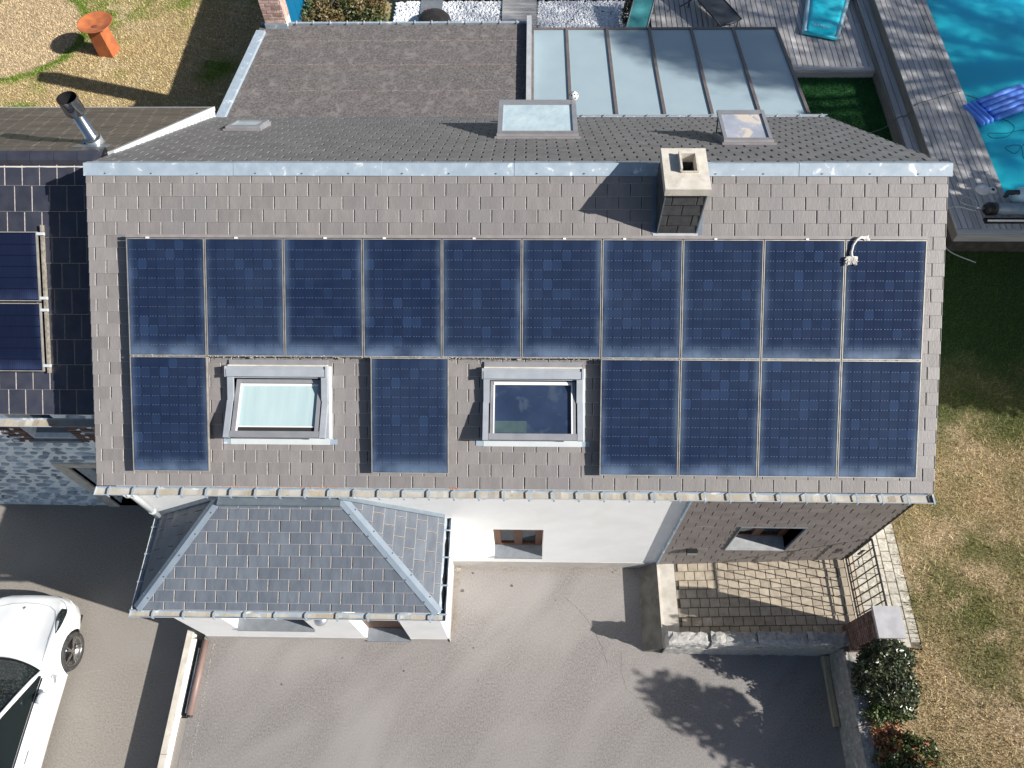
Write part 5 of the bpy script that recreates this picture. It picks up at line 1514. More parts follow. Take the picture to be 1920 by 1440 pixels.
# ------------------------------------------------------------------ back garden
fb = thing('fire_bowl', 'round rust coloured steel fire bowl on a square tapering column on the lawn', 'fire bowl', (-11.18, 10.02, .8))
bx_, by_ = -11.18, 10.05
MB().hexa([(bx_ - .23, by_ - .19, .8), (bx_ + .17, by_ - .24, .8), (bx_ + .24, by_ + .16, .8), (bx_ - .16, by_ + .22, .8)],
          [(bx_ - .21, by_ - .17, 1.58), (bx_ + .16, by_ - .22, 1.58), (bx_ + .22, by_ + .15, 1.58), (bx_ - .15, by_ + .20, 1.58)]).build('column', M_CORTEN, fb)
V = []; F = []; n = 40
rings = [(.44, 1.68), (.45, 1.675), (.43, 1.64), (.30, 1.60), (.12, 1.585), (.0, 1.58)]
inner = [(.43, 1.672), (.30, 1.635), (.12, 1.61), (.0, 1.605)]
def lathe(prof, c, m, name, parent, n=40):
    V = []; F = []
    for r_, z in prof:
        for i in range(n):
            t = 2 * math.pi * i / n; V.append((c[0] + r_ * math.cos(t), c[1] + r_ * math.sin(t), z))
    for j in range(len(prof) - 1):
        for i in range(n): F.append((j * n + i, j * n + (i + 1) % n, (j + 1) * n + (i + 1) % n, (j + 1) * n + i))
    return obj(name, V, F, m, parent, smooth=True)
bowl = lathe([(.0, 1.60), (.10, 1.602), (.30, 1.635), (.43, 1.675), (.445, 1.68), (.45, 1.67), (.30, 1.60), (.1, 1.585), (.0, 1.583)], (bx_ + .02, by_ + .02), M_CORTEN, 'bowl', fb)
lathe([(.0, 1.612), (.085, 1.612), (.10, 1.606)], (bx_ + .0, by_ - .10), mat('scorched_steel', (.20, .06, .03), None, .7), 'ash_hole', bowl, 20)

# blue timber screen behind the brick stack (its shade lies along the lawn)
bs_ = thing('screen', 'tall blue board screen behind the brick stack', 'screen', (-5.3, 10, .8))
for k in range(15):
    MB().box((-5.50, 7.35 + k * .4, .8), (-5.45, 7.35 + k * .4 + .385, 3.3)).build('board', M_BLUEPAINT, bs_)

# clipped hedge behind the flat roof
hd = thing('hedge', 'clipped brown and green leaved hedge behind the flat roof', 'hedge', (-4.9, 11, .8))
n = 16000
P = np.stack([RNG.uniform(-5.42, -3.5, n), RNG.uniform(7.35, 10.2, n), 2.55 + RNG.uniform(-.6, .06, n)], 1)
P[:, 2] += .08 * np.sin(P[:, 0] * 7) * np.cos(P[:, 1] * 6)
leaves('leaves', P, .05, M_LEAFB, hd, kind='stuff')
MB().box((-5.35, 7.45, .8), (-3.6, 10.1, 2.0)).build('inner_stems', M_DECKD, hd)

# white pebble beds
def pebbles(name, x0, x1, y0, y1, z, n):
    ico = [(0, 0, 1), (.894, 0, .447), (.276, .851, .447), (-.724, .526, .447), (-.724, -.526, .447), (.276, -.851, .447), (.724, .526, -.447), (-.276, .851, -.447), (-.894, 0, -.447), (-.276, -.851, -.447), (.724, -.526, -.447), (0, 0, -1)]
    fc = [(0, 1, 2), (0, 2, 3), (0, 3, 4), (0, 4, 5), (0, 5, 1), (1, 6, 2), (2, 7, 3), (3, 8, 4), (4, 9, 5), (5, 10, 1), (6, 7, 2), (7, 8, 3), (8, 9, 4), (9, 10, 5), (10, 6, 1)]
    ico = np.array(ico); fc = np.array(fc)
    c = np.stack([RNG.uniform(x0, x1, n), RNG.uniform(y0, y1, n), z + RNG.uniform(-.01, .02, n)], 1)
    sc_ = RNG.uniform(.022, .042, (n, 1)) * np.stack([RNG.uniform(.8, 1.5, n), RNG.uniform(.7, 1.2, n), RNG.uniform(.5, .8, n)], 1)
    a = RNG.uniform(0, 2 * np.pi, n)
    v = ico[None] * sc_[:, None]
    x = v[..., 0] * np.cos(a)[:, None] - v[..., 1] * np.sin(a)[:, None]; y = v[..., 0] * np.sin(a)[:, None] + v[..., 1] * np.cos(a)[:, None]
    V = np.stack([x, y, v[..., 2]], -1) + c[:, None]
    F = (fc[None] + (np.arange(n) * 12)[:, None, None]).reshape(-1, 3)
    return fastmesh(name, V.reshape(-1, 3), F, M_PEB, tone=np.repeat(RNG.uniform(-.6, .4, n), len(fc)), kind='stuff', smooth=True)
MB().box((-3.7, 10.4, .7), (2.9, 12.6, .86)).build('gravel_bed', M_DECKD, kind='structure')
pebbles('white_gravel', -3.65, -.72, 10.6, 12.05, .875, 4200)
pebbles('white_gravel', .26, 2.72, 10.6, 12.05, .875, 3600)
# boardwalk of cross boards between the beds, and the boards behind
bw = thing('boardwalk', 'short walk of grey cross boards between the white pebble beds', 'boardwalk', (-.2, 11, .86))
k = 0; y = 9.9
while y < 12.0:
    MB().box((-.70, y, .90), (.24, y + .118, .945 + random.uniform(0, .003))).build('board', M_DECKX, bw); y += .126
bw2 = thing('boardwalk', 'narrow grey board path behind the pebble beds along the top edge', 'boardwalk', (-.2, 12.3, .86))
for k in range(3):
    for (x0, x1) in ((-3.7, -.9), (-.89, 1.4), (1.41, 3.3)):
        MB().box((x0, 12.06 + k * .15, .93), (x1, 12.20 + k * .15, .97)).build('board', M_DECKX, bw2)
MB().box((-2.95, 11.35, .90), (-2.35, 12.05, .93)).build('slate_slab', M_SILL, kind='structure')
# black wicker pouf and red ball
wk = thing('pouf', 'round black woven pouf partly hidden behind the flat roof edge', 'pouf', (-2.5, 11.1, .87))
uvs((-2.52, 11.0, 1.0), .46, 28, 12, .55).build('woven_body', M_WICKER, wk, smooth=True)
mb = MB()
for k in range(10):
    t = math.pi * k / 10; mb.tube([(-2.52 + .45 * math.cos(t + s_ * .1) * math.cos(u_), 11.0 + .45 * math.sin(t + s_ * .1) * math.cos(u_), 1.0 + .25 * math.sin(u_)) for u_, s_ in [(-1.4 + .28 * i, i) for i in range(11)]], .010, 5)
mb.build('weave', M_WICKER, wk, kind='stuff')
rb = thing('ball', 'small red ball on the pebbles behind the black pouf', 'ball', (-2.72, 11.55, .9))
uvs((-2.72, 11.55, .97), .045, 14, 8).build('shell', mat('red', (.7, .02, .04), None, .4), rb, smooth=True)

# ------------------------------------------------------------------ decks and pool
ZD, ZS, ZU, ZW = 1.0, 1.15, 1.40, 1.32
dk = thing('deck', 'lower grey timber deck beside the veranda with boards running away', 'deck', (6, 10, ZD))
MB().box((2.95, 9.12, .82), (8.84, 13.6, ZD - .035)).build('understructure', M_DECKD, dk)
x = 3.3; bmz = {}
while x < 8.78:
    w = .119
    cuts = [9.16, 9.16 + random.uniform(1.6, 2.8), 13.6]
    for i in range(2):
        MB().box((x, cuts[i] + .002, ZD - .03), (x + w, cuts[i + 1] - .002, ZD + random.uniform(-.003, .003))).build('board', M_DECK, dk)
    x += w + .019
MB().box((6.0, 9.02, ZD - .03), (8.83, 9.155, ZD + .004)).build('edge_board', M_DECKX, dk)
MB().box((5.4, 8.98, .80), (8.83, 9.015, ZD - .03)).build('fascia', M_DECKX, dk)
# step strip
st = thing('deck', 'narrow middle step of three long grey boards beside the artificial grass', 'deck', (9, 8, ZS))
MB().box((8.84, 3.78, .82), (9.30, 13.6, ZS - .03)).build('understructure', M_DECKD, st)
for k in range(3):
    cuts = [3.78, 3.78 + random.uniform(2.5, 3.5), 3.78 + random.uniform(5.5, 6.8), 13.6]
    for i in range(3):
        MB().box((8.845 + k * .146, cuts[i] + .002, ZS - .03), (8.845 + k * .146 + .129, cuts[i + 1] - .002, ZS + random.uniform(-.002, .002))).build('board', M_DECK, st)
MB().box((8.80, 3.78, .80), (8.838, 13.6, ZS - .032)).build('fascia', M_RISER, st)
# upper pool deck
ud = thing('deck', 'upper grey timber deck along the swimming pool edge', 'deck', (9.8, 6, ZU))
MB().box((9.16, 3.32, .82), (10.34, 13.6, ZU - .035)).build('understructure', M_DECKD, ud)
MB().box((10.34, 3.32, .82), (16.5, 4.36, ZU - .035)).build('understructure', M_DECKD, ud)
MB().box((9.13, 3.35, ZS), (9.155, 13.6, ZU - .032)).build('riser', M_RISER, ud)
x = 9.13; k = 0
while x < 10.33:
    w = .115
    cuts = [3.46, 3.46 + random.uniform(2, 3), 3.46 + random.uniform(5, 6.5), 13.6]
    for i in range(3):
        MB().box((x, cuts[i] + .002, ZU - .03), (x + w, cuts[i + 1] - .002, ZU + random.uniform(-.003, .003))).build('board', M_DECK, ud)
    x += w + .018
x = 10.38
while x < 12.3:
    MB().box((x, 3.46, ZU - .03), (x + .112, 4.36, ZU + random.uniform(-.003, .003))).build('board', M_DECK, ud); x += .131
MB().box((9.13, 3.33, ZU - .03), (16.5, 3.452, ZU + .002)).build('edge_board', M_DECKX, ud)
MB().box((9.13, 3.30, 1.18), (16.5, 3.328, ZU - .012)).build('fascia', M_DECKX, ud)
MB().box((9.2, 3.34, .8), (16.5, 3.38, 1.17)).build('skirt', M_DECKD, ud)
MB().box((9.0, 3.66, .79), (16.5, 3.76, .84)).build('kerb_strip', M_CONC, kind='structure')
# pool
obj('swimming_pool', [(10.36, 4.40, ZW), (20, 4.40, ZW), (20, 20, ZW), (10.36, 20, ZW)], [(0, 1, 2, 3)], M_WATER, kind='structure')
MB().box((10.335, 4.37, 1.0), (10.36, 20, ZU - .04)).build('pool_rim', M_LINER, kind='structure')
MB().box((10.36, 4.365, 1.0), (20, 4.40, ZU - .04)).build('pool_rim', M_LINER, kind='structure')

# blue inflatable mattress on the water
mt = thing('air_mattress', 'blue inflatable air mattress with long ribs floating on the pool', 'air mattress', (11.2, 7.2, ZW))
A0 = Vector((10.44, 6.93, ZW + .05)); U = Vector((1.0, .47, 0)).normalized(); Vv = Vector((-U.y, U.x, 0))
for k in range(5):
    o_ = A0 + Vv * (-.30 + k * .15)
    pts = [o_ + U * .42, o_ + U * .46, o_ + U * 1.1, o_ + U * 1.75, o_ + U * 1.79]
    MB().tube(pts, [.03, .072, .076, .072, .03], 10).build('rib', M_BLUE, mt, smooth=True)
for k in range(3):
    o_ = A0 + U * (.04 + k * .13)
    MB().tube([o_ - Vv * .36, o_ - Vv * .32, o_ , o_ + Vv * .32, o_ + Vv * .36], [.03, .066, .072, .066, .03], 10).build('pillow_rib', M_BLUE, mt, smooth=True)
# floating skimmer / chlorinator, white
skm = thing('pool_alarm', 'round white plastic float unit lying on the deck corner by the pool', 'pool float', (10.0, 4.52, ZU))
lathe([(0, ZU + .075), (.10, ZU + .07), (.115, ZU + .04), (.15, ZU + .035), (.155, ZU + .01), (.15, ZU)], (9.99, 4.55), M_WHITE, 'disc', skm, 28)
lathe([(0, ZU + .05), (.05, ZU + .05), (.085, ZU + .04), (.09, ZU)], (10.19, 4.53), M_WHITE, 'small_disc', skm, 20)
lathe([(0, ZU + .056), (.035, ZU + .056), (.037, ZU + .05)], (10.19, 4.53), M_BLACK, 'eye', skm, 16)
# pool heater / cover roller lying on the deck
cr = thing('cover_roller', 'dark roller tube with rolled grey cover beside the pool edge', 'pool cover', (10.5, 3.9, ZU))
MB().tube([(9.78, 3.90, ZU + .13), (9.83, 3.90, ZU + .13), (9.84, 3.9, ZU + .13), (10.0, 3.9, ZU + .13), (10.01, 3.9, ZU + .13)], [.09, .12, .14, .14, .11], 16).build('end_cap', M_BLACK, cr, smooth=True)
MB().tube([(10.0, 3.9, ZU + .13), (12.2, 3.86, ZU + .13)], .125, 16).build('rolled_cover', mat('solar_cover', (.16, .24, .32), (.22, .30, .38), .35, 6), cr, smooth=True)
MB().box((9.76, 3.60, ZU), (12.2, 3.72, ZU + .05)).build('base', M_BLACK, cr)
MB().tube([(9.8, 3.62, ZU + .075), (12.2, 3.62, ZU + .075)], .022, 8).build('rail', M_WHITE, cr, smooth=True)
MB().tube([(9.62, 3.93, ZU + .13), (9.78, 3.92, ZU + .13)], .028, 8).build('connector', M_GALV, cr, smooth=True)
ch = thing('inflatable_chair', 'pale turquoise inflatable seat with a grey curved arm at the pool corner', 'inflatable chair', (10.9, 4.3, ZU))
pts = [(10.30, 4.22, ZU + .14), (10.36, 4.3, ZU + .2), (10.52, 4.26, ZU + .24), (10.66, 4.10, ZU + .22), (10.70, 3.98, ZU + .16)]
MB().tube(pts, [.04, .06, .065, .06, .04], 10).build('arm', M_SLING, ch, smooth=True)
MB().tube([(10.45, 4.25, ZU + .10), (10.6, 4.24, ZU + .15), (11.4, 4.2, ZU + .17), (12.2, 4.2, ZU + .17)], [.08, .2, .22, .22], 14).build('seat_roll', M_TURQL, ch, smooth=True)
MB().tube([(10.7, 4.0, ZU + .10), (11.4, 3.98, ZU + .13), (12.2, 3.98, ZU + .13)], [.08, .13, .13], 14).build('seat_roll', mat('pale_cyan', (.12, .52, .66), None, .3), ch, smooth=True)

# cables
def cable(label, pts, r, m, name='cable'):
    c = thing(name, label, 'cable', pts[0])
    out = []
    P = [Vector(p) for p in pts]
    for i in range(len(P) - 1):
        p0, p1, p2, p3 = P[max(i - 1, 0)], P[i], P[i + 1], P[min(i + 2, len(P) - 1)]
        for k in range(5):
            t = k / 5
            out.append(.5 * ((2 * p1) + (p2 - p0) * t + (2 * p0 - 5 * p1 + 4 * p2 - p3) * t * t + (3 * p1 - p0 - 3 * p2 + p3) * t ** 3))
    out.append(P[-1])
    MB().tube(out, r, 6).build('sheath', m, c, smooth=True)
    return c
cable('grey cable running over the artificial grass, the steps and into the pool', [(7.3, 6.6, .84), (7.55, 6.86, .83), (8.1, 6.9, .84), (8.6, 7.0, .95), (8.86, 7.1, 1.17), (9.1, 7.18, 1.18), (9.2, 7.25, 1.42), (9.55, 7.40, 1.42), (9.8, 7.5, 1.42), (10.3, 7.7, 1.42), (10.5, 7.72, 1.34), (10.8, 7.55, 1.33), (11.1, 7.45, 1.33)], .011, M_CABLE)
loop = [(10.9, 6.95, 1.325), (11.2, 6.85, 1.325), (11.35, 6.6, 1.325), (11.1, 6.3, 1.325), (10.75, 6.25, 1.325), (10.7, 6.4, 1.325), (11.1, 6.4, 1.325), (11.5, 6.5, 1.325), (11.7, 6.3, 1.325), (11.35, 6.0, 1.325), (11.1, 5.75, 1.325), (10.95, 5.95, 1.325), (11.3, 6.0, 1.325), (11.25, 5.6, 1.325), (11.35, 5.4, 1.325)]
cable('tangled dark cable loops lying in the pool below the blue mattress', loop, .007, mat('wet_cable', (.0, .09, .15), None, .9))
cable('white cable looping from the roller over the deck edge', [(10.25, 4.35, 1.45), (10.15, 4.2, 1.43), (9.9, 4.05, 1.42), (9.6, 4.08, 1.42), (9.42, 4.2, 1.42), (9.55, 4.35, 1.42), (9.75, 4.2, 1.42), (9.68, 4.0, 1.42), (9.62, 3.93, 1.44), (9.3, 4.05, 1.43), (9.05, 4.0, 1.35), (8.98, 3.75, 1.2), (9.0, 3.5, 1.1), (9.2, 3.3, .86), (9.7, 3.0, .84)], .011, M_CABLEW)

# sun loungers
def lounger(name, label, a, b, wv, h, m, mf, group=None, thick=.03, arms=False):
    """a..b centre line of the bed, wv half width vector"""
    a, b, wv = Vector(a), Vector(b), Vector(wv)
    t = thing(name, label, 'sun lounger', (a.x, a.y, ZD), group)
    n = 10; V = []; F = []
    for i in range(n + 1):
        f = i / n; c = a.lerp(b, f); sag = -.03 * math.sin(math.pi * f)
        for s_ in (-1, -.5, 0, .5, 1):
            V.append(c + wv * s_ + Vector((0, 0, sag * (1 - abs(s_)) + .0)))
    for i in range(n):
        for j in range(4): F.append((i * 5 + j, i * 5 + j + 1, (i + 1) * 5 + j + 1, (i + 1) * 5 + j))
    obj('sling', V, F, m, t, smooth=True)
    for s_ in (-1, 1):
        MB().tube([a + wv * s_ * 1.03, b + wv * s_ * 1.03], .016, 8).build('side_rail', mf, t, smooth=True)
    MB().tube([b - wv, b + (b - a).normalized() * .05, b + wv], .014, 8).build('end_rail', mf, t, smooth=True)
    for f in (.12, .92):
        for s_ in (-1, 1):
            p = a.lerp(b, f) + wv * s_ * 1.03
            MB().tube([p, (p.x + wv.x * .05 * s_, p.y + wv.y * .05 * s_, ZD)], .014, 8).build('leg', mf, t, smooth=True)
    return t
l1 = lounger('sun_lounger', 'anthracite mesh sun lounger on the deck beyond the veranda', (4.55, 11.9, 1.42), (5.30, 10.5, 1.30), (.28, .14, 0), 1.3, M_SLING, M_BLACK)
MB().tube([(4.05, 11.3, 1.2), (4.4, 11.45, 1.33), (4.6, 11.5, 1.38)], .018, 6).build('arm_rest', M_BLACK, l1)
l2 = lounger('sun_lounger', 'teal reclining sun lounger standing at the veranda corner', (3.15, 11.5, 1.62), (2.80, 10.2, 1.25), (.26, -.02, 0), 1.3, M_TEAL, M_FRAME)
mb = MB().hexa([(2.95, 11.28, 1.60), (3.32, 11.28, 1.60), (3.34, 11.46, 1.65), (2.97, 11.46, 1.65)], [(2.95, 11.28, 1.65), (3.32, 11.28, 1.65), (3.34, 11.46, 1.70), (2.97, 11.46, 1.70)]); mb.build('head_pad', M_TEAL, l2)
shrub('shrub', 'dark round bush squeezed between the pebbles and the teal lounger', (2.75, 11.0, .86), [((2.72, 11.2, 1.05), (.18, .6, .25), 1)], M_LEAF, .035, 1400)

# turquoise airbed with white printed maker's word
ab = thing('airbed', 'turquoise inflatable airbed with a white printed word lying on the deck', 'airbed', (7.95, 11, ZD))
c0, c1, c2, c3 = Vector((7.24, 10.42, 0)), Vector((8.02, 10.16, 0)), Vector((8.75, 12.1, 0)), Vector((7.72, 12.3, 0))
V = []; F = []; nu_, nv_ = 12, 22
for j in range(nv_ + 1):
    for i in range(nu_ + 1):
        u_, v_ = i / nu_, j / nv_
        p = c0.lerp(c1, u_).lerp(c3.lerp(c2, u_), v_)
        ed = min(u_, 1 - u_, v_ * 2.2, (1 - v_) * 2.2)
        z = ZD + .15 * min(1, ed / .08) ** .5 + .006 * math.sin(v_ * 70) * min(1, ed / .1) + .004 * math.sin(u_ * 17 + v_ * 9)
        if ed == 0: z = ZD + .03
        V.append((p.x, p.y, z))
for j in range(nv_):
    for i in range(nu_):
        a = j * (nu_ + 1) + i; F.append((a, a + 1, a + nu_ + 2, a + nu_ + 1))
obj('top', V, F, M_TURQ, ab, smooth=True)
for p, q in ((c0, c3), (c1, c2), (c0, c1)):
    MB().tube([(p.x, p.y, ZD + .07), (q.x, q.y, ZD + .07)], .065 if p is not c0 or q is not c1 else .05, 10).build('side_chamber', M_TURQL if q is not c1 else M_TURQ, ab, smooth=True)
cu = bpy.data.curves.new('lettering', 'FONT'); cu.body = 'INTEX'; cu.size = .15; cu.extrude = .001; cu.align_x = 'CENTER'
to = bpy.data.objects.new('lettering', cu); COL.objects.link(to)
dg = bpy.context.evaluated_depsgraph_get()
tm_ = bpy.data.meshes.new_from_object(to.evaluated_get(dg)); bpy.data.objects.remove(to)
tm_.materials.clear(); tm_.materials.append(M_TURQL)
ux = (c1 - c0).normalized(); cc = (c0 + c1) / 2 + Vector((.03, .20, ZD + .165))
Mt = Matrix(((ux.x, -ux.y, 0, cc.x), (ux.y, ux.x, 0, cc.y), (0, 0, 1, cc.z), (0, 0, 0, 1)))
link('lettering', tm_, ab, mtx=Mt)

# ------------------------------------------------------------------ parked white car on the lower left driveway
car = thing('car', 'white sports saloon parked on the lower left driveway, nose towards the stone house', 'car', (-8.93, -6.4, -.5))
CX, CY, CZ = -8.93, -4.16, -.5
def cpt(x, s, z): return Vector((CX + x, CY - s, CZ + z))
def lerp_tab(tab, s):
    if s <= tab[0][0]: return tab[0][1]
    for (a, va), (b, vb) in zip(tab, tab[1:]):
        if s <= b:
            t = (s - a) / (b - a); t = t * t * (3 - 2 * t) * .5 + t * .5
            return va + (vb - va) * t
    return tab[-1][1]
HW = [(0, .50), (.06, .66), (.15, .765), (.3, .845), (.5, .895), (.85, .925), (1.3, .922), (2.2, .915), (3.4, .93), (4.0, .92), (4.45, .86), (4.65, .74), (4.75, .6)]
ZT = [(0, .60), (.06, .655), (.2, .70), (.5, .775), (.85, .83), (1.2, .89), (1.5, .93), (2.4, .95), (3.6, .99), (4.3, .97), (4.75, .88)]
ZSH = [(0, .56), (.06, .62), (.2, .69), (.5, .795), (.85, .855), (1.3, .86), (1.7, .885), (2.6, .90), (3.6, .94), (4.3, .92), (4.75, .84)]
def crom(P, n):
    out = []
    for i in range(len(P) - 1):
        p0, p1, p2, p3 = P[max(i - 1, 0)], P[i], P[i + 1], P[min(i + 2, len(P) - 1)]
        for k in range(n):
            t = k / n
            out.append(tuple(.5 * (2 * p1[d] + (p2[d] - p0[d]) * t + (2 * p0[d] - 5 * p1[d] + 4 * p2[d] - p3[d]) * t * t + (3 * p1[d] - p0[d] - 3 * p2[d] + p3[d]) * t ** 3) for d in (0, 1)))
    out.append(P[-1]); return out
def profile(s):
    w, zt, zs = lerp_tab(HW, s), lerp_tab(ZT, s), lerp_tab(ZSH, s)
    sill = .20 if s > .1 else .24
    P = [(w * .90, sill), (w * .965, .30), (w * 1.0, .48), (w * .985, .62 if s > .3 else .5), (w * .955, zs * .90), (w * .90, zs - .008), (w * .80, zs + .018), (w * .70, (zs + zt) / 2 + .008), (w * .5, zt), (w * .25, zt + .012), (0, zt + .015)]
    return crom(P, 5)
SS = [0, .015, .03, .06, .1] + [.15 + .05 * i for i in range(90)] + [4.68, 4.72, 4.75]
rows = [profile(s) for s in SS]
half = len(rows[0])
V = []
for s, pr in zip(SS, rows):
    for x, z in pr: V.append([x, s, z])
    for x, z in pr[-2::-1]: V.append([-x, s, z])
nw = 2 * half - 1
WS, WR, AR = (.92, 3.82), .345, .385
WZ = .345
V = np.array(V)
def arch_snap(i):
    x, s, z = V[i]
    if abs(x) < .62: return
    for ws in WS:
        d = math.hypot(s - ws, z - WZ)
        if d < AR + .035 and d > AR - .035:
            V[i][1] = ws + (s - ws) * AR / d; V[i][2] = WZ + (z - WZ) * AR / d
for i in range(len(V)): arch_snap(i)
F = []
for i in range(len(SS) - 1):
    for j in range(nw - 1):
        f = (i * nw + j, i * nw + j + 1, (i + 1) * nw + j + 1, (i + 1) * nw + j)
        c = V[list(f)].mean(0)
        if abs(c[0]) > .60 and any(math.hypot(c[1] - ws, c[2] - WZ) < AR - .003 for ws in WS): continue
        F.append(f)
F.append(tuple(reversed(range(nw)))); F.append(tuple(range((len(SS) - 1) * nw, len(SS) * nw)))
body = obj('body', [cpt(*v) for v in V], F, M_CARW, car, smooth=True)
def on_body(x, s, off=.004):
    pr = profile(s); x_ = abs(x)
    for (xa, za), (xb, zb) in zip(pr[25:], pr[26:]):
        if xb <= x_ <= xa: 
            t = (x_ - xa) / (xb - xa) if xb != xa else 0
            return cpt(x, s, za + (zb - za) * t + off)
    # fall back on the side
    return cpt(x, s, pr[25][1] + off)
# hood shut line, front bumper line
MB().tube([on_body(x, s) for x, s in ((.72, 1.18), (.715, 1.0), (.70, .8), (.685, .6), (.65, .42), (.58, .30), (.45, .22), (.25, .175), (0, .16), (-.25, .175), (-.45, .22), (-.58, .30), (-.65, .42), (-.70, .8), (-.72, 1.18))], .0035, 5).build('hood_shut_line', M_FRAME, car)
MB().tube([on_body(x, s, .003) for x, s in ((.80, .36), (.74, .22), (.66, .14), (.56, .09))], .004, 5).build('bumper_shut_line', M_FRAME, car)
em = MB()
for a, b in (((-.03, .235), (.0, .27)), ((.03, .235), (.0, .27)), ((0, .225), (0, .28))):
    em.tube([on_body(a[0], a[1], .006), on_body(b[0], b[1], .006)], .005, 5)
em.build('emblem', M_RIM, car)
def patch(fn, nu, nv, name, m, parent=car, smooth=True):
    V = []; F = []
    for j in range(nv + 1):
        for i in range(nu + 1): V.append(fn(i / nu, j / nv))
    for j in range(nv):
        for i in range(nu):
            a = j * (nu + 1) + i; F.append((a, a + 1, a + nu + 2, a + nu + 1))
    return obj(name, V, F, m, parent, smooth=smooth)
for sg in (1, -1):
    def hl(u, v, off=.010):
        # teardrop on the wing: v along the length, u across
        s = .26 + v * .46
        xc = .735 + .05 * v
        hw = .085 * math.sin(math.pi * min(1, v * .9 + .12)) ** .7 * (1 - .55 * v)
        return on_body(sg * (xc + (u - .5) * 2 * hw), s, off)
    h = patch(hl, 8, 14, 'headlight', M_CARG)
    patch(lambda u, v: hl(.15 + u * .35, .5 + v * .4, .014), 4, 6, 'indicator', M_FRAME_L, h)
# windscreen, roof, pillars and side glass
def screen(u, v):
    x = (u - .5) * 2
    b = (x * .76, 1.16 + .20 * x * x, .945 - .03 * x * x); t = (x * .56, 2.02 + .10 * x * x, 1.335 - .035 * x * x)
    k = v; bul = .03 * math.sin(math.pi * v)
    return cpt(b[0] + (t[0] - b[0]) * k, b[1] + (t[1] - b[1]) * k, b[2] + (t[2] - b[2]) * k + bul)
patch(screen, 14, 10, 'windscreen', M_CARG)
MB().tube([screen(i / 14, 0) + Vector((0, .012, .0)) for i in range(15)], .014, 6).build('wiper_cowl', M_BLACK, car)
def roofz(s): return 1.335 + .075 * math.sin(min(1, (s - 2.0) / 2.6) * math.pi * .95) - max(0, s - 3.2) ** 1.5 * .22
def roofp(u, v):
    x = (u - .5) * 2; s = 2.02 + v * 2.2 + .10 * x * x * (1 - v)
    w = .56 + .02 * math.sin(v * math.pi) - .08 * v
    return cpt(x * w, s, roofz(s) - .035 * x * x)
patch(roofp, 14, 16, 'roof', M_CARGS)
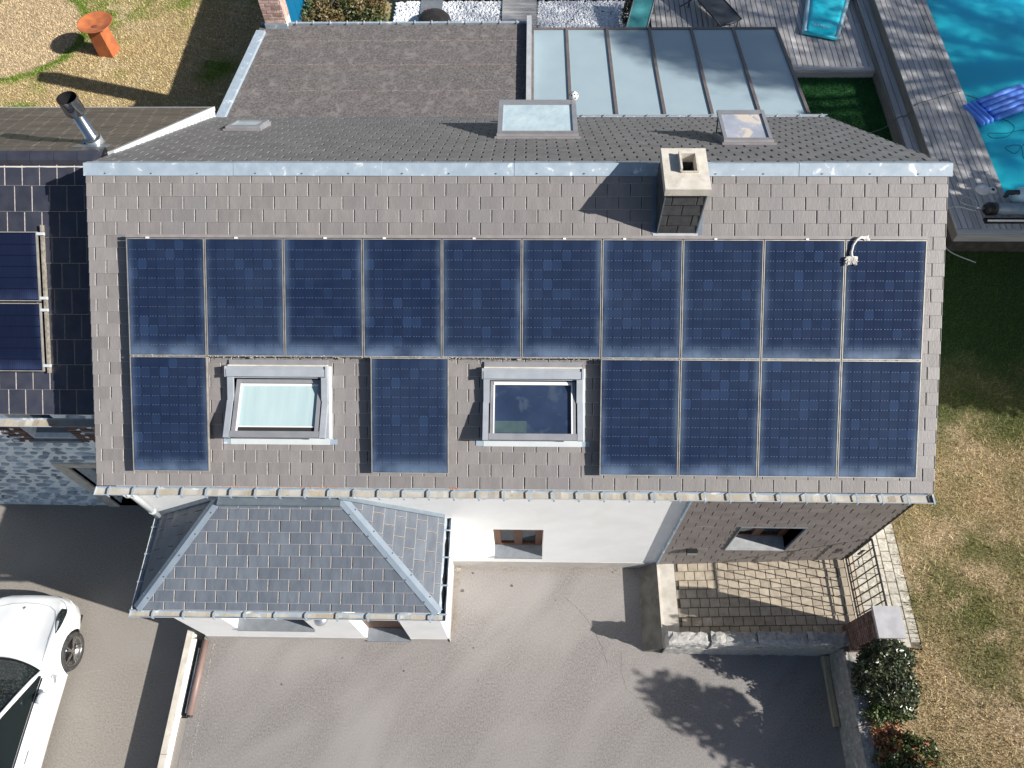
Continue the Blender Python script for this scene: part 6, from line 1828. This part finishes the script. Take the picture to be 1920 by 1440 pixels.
for sg in (1, -1):
    def sideg(u, v):
        s = 1.42 + u * 2.75
        zb = lerp_tab(ZSH, s) + .012; xb = lerp_tab(HW, s) * .845
        if s < 2.10: k = (s - 1.36) / (2.10 - 1.36); top = (.76 + (.565 - .76) * k, .93 + (1.32 - .93) * k)
        else: top = (.56 + .02 - .08 * (s - 2.02) / 2.2, roofz(s) - .04)
        return cpt(sg * (xb + (top[0] - xb) * v), s, zb + (top[1] - zb) * v)
    patch(sideg, 26, 5, 'side_window', M_CARGS)
    rail = [cpt(sg * (.775 - .215 * k), 1.34 + .78 * k, .925 + .405 * k + .012 * math.sin(k * 3.1)) for k in (0, .2, .4, .6, .8, 1.0)] + [cpt(sg * (.575 - .08 * (s - 2.02) / 2.2), s, roofz(s) - .03) for s in (2.3, 2.6, 3.0, 3.5, 4.0, 4.25)]
    MB().tube(rail, [.02, .036, .038, .038, .036, .034, .034, .034, .034, .034, .034, .03], 8).build('pillar_and_roof_rail', M_CARW, car, smooth=True)
    # belt line shoulder
    MB().tube([cpt(sg * lerp_tab(HW, s) * .865, s, lerp_tab(ZSH, s) + .004) for s in [1.45 + .2 * k for k in range(14)]], .014, 6).build('belt_moulding', M_BLACK, car, smooth=True)
    # door mirror
    mr_ = uvs(cpt(sg * .99, 1.78, .985), .115, 14, 9, .62).build('mirror', M_CARW, car, smooth=True)
    MB().tube([cpt(sg * .84, 1.72, .93), cpt(sg * .93, 1.75, .96)], .03, 8).build('mirror_arm', M_BLACK, mr_)
    # wing vent and flush handle, door shut line
    MB().hexa([cpt(sg * .935, 1.37, .70), cpt(sg * .93, 1.50, .66), cpt(sg * .935, 1.50, .72)], [cpt(sg * .90, 1.37, .78), cpt(sg * .895, 1.42, .79), cpt(sg * .90, 1.50, .76)]).build('wing_vent', M_FRAME, car)
    MB().tube([cpt(sg * .895, 2.55, .80), cpt(sg * .898, 2.75, .805)], .012, 6).build('door_handle', M_FRAME, car)
    for ws in WS:
        wh = thing  # wheel parts are children of the car
        cx_ = sg * .80
        def ring(prof, m, name, parent):
            V = []; F = []; n = 40
            for xx, r_ in prof:
                for i in range(n):
                    t = 2 * math.pi * i / n; V.append(cpt(sg * xx, ws + r_ * math.cos(t), WZ + r_ * math.sin(t)))
            for j in range(len(prof) - 1):
                for i in range(n): F.append((j * n + i, j * n + (i + 1) % n, (j + 1) * n + (i + 1) % n, (j + 1) * n + i))
            return obj(name, V, F, m, parent, smooth=True)
        wheel = ring([(.66, .25), (.66, .32), (.68, .345), (.86, .345), (.895, .33), (.905, .29), (.898, .262), (.885, .255)], M_TYRE, 'wheel', car)
        ring([(.885, .257), (.898, .250), (.885, .240), (.80, .232), (.78, .0)], M_RIM, 'rim', wheel)
        ring([(.775, .23), (.80, .225), (.80, .0)], M_BLACK, 'brake_disc', wheel)
        ring([(.885, .045), (.888, .03), (.889, .0)], M_RIM, 'hub', wheel)
        sp = MB()
        for k in range(5):
            for d_ in (-.13, .13):
                t = 2 * math.pi * k / 5 + .3
                a = cpt(sg * .885, ws + .04 * math.cos(t), WZ + .04 * math.sin(t)); b = cpt(sg * .89, ws + .238 * math.cos(t + d_), WZ + .238 * math.sin(t + d_))
                sp.tube([a, (a + b) / 2 + Vector((-sg * .012, 0, 0)), b], [.017, .014, .016], 6)
        sp.build('spokes', M_RIM, wheel, kind='stuff')
        # arch liner
        V_ = []; F_ = []
        for xx in (.50, .83):
            for i in range(25):
                t = math.pi * (-.12 + 1.24 * i / 24); V_.append(cpt(sg * xx, ws + AR * math.cos(t), WZ + AR * math.sin(t)))
        for i in range(24): F_.append((i, i + 1, 25 + i + 1, 25 + i))
        obj('arch_liner', V_, F_, M_BLACK, car, smooth=True)
MB().box(tuple(cpt(-.78, 4.5, .17)), tuple(cpt(.78, .25, .22))).build('underbody', M_BLACK, car)
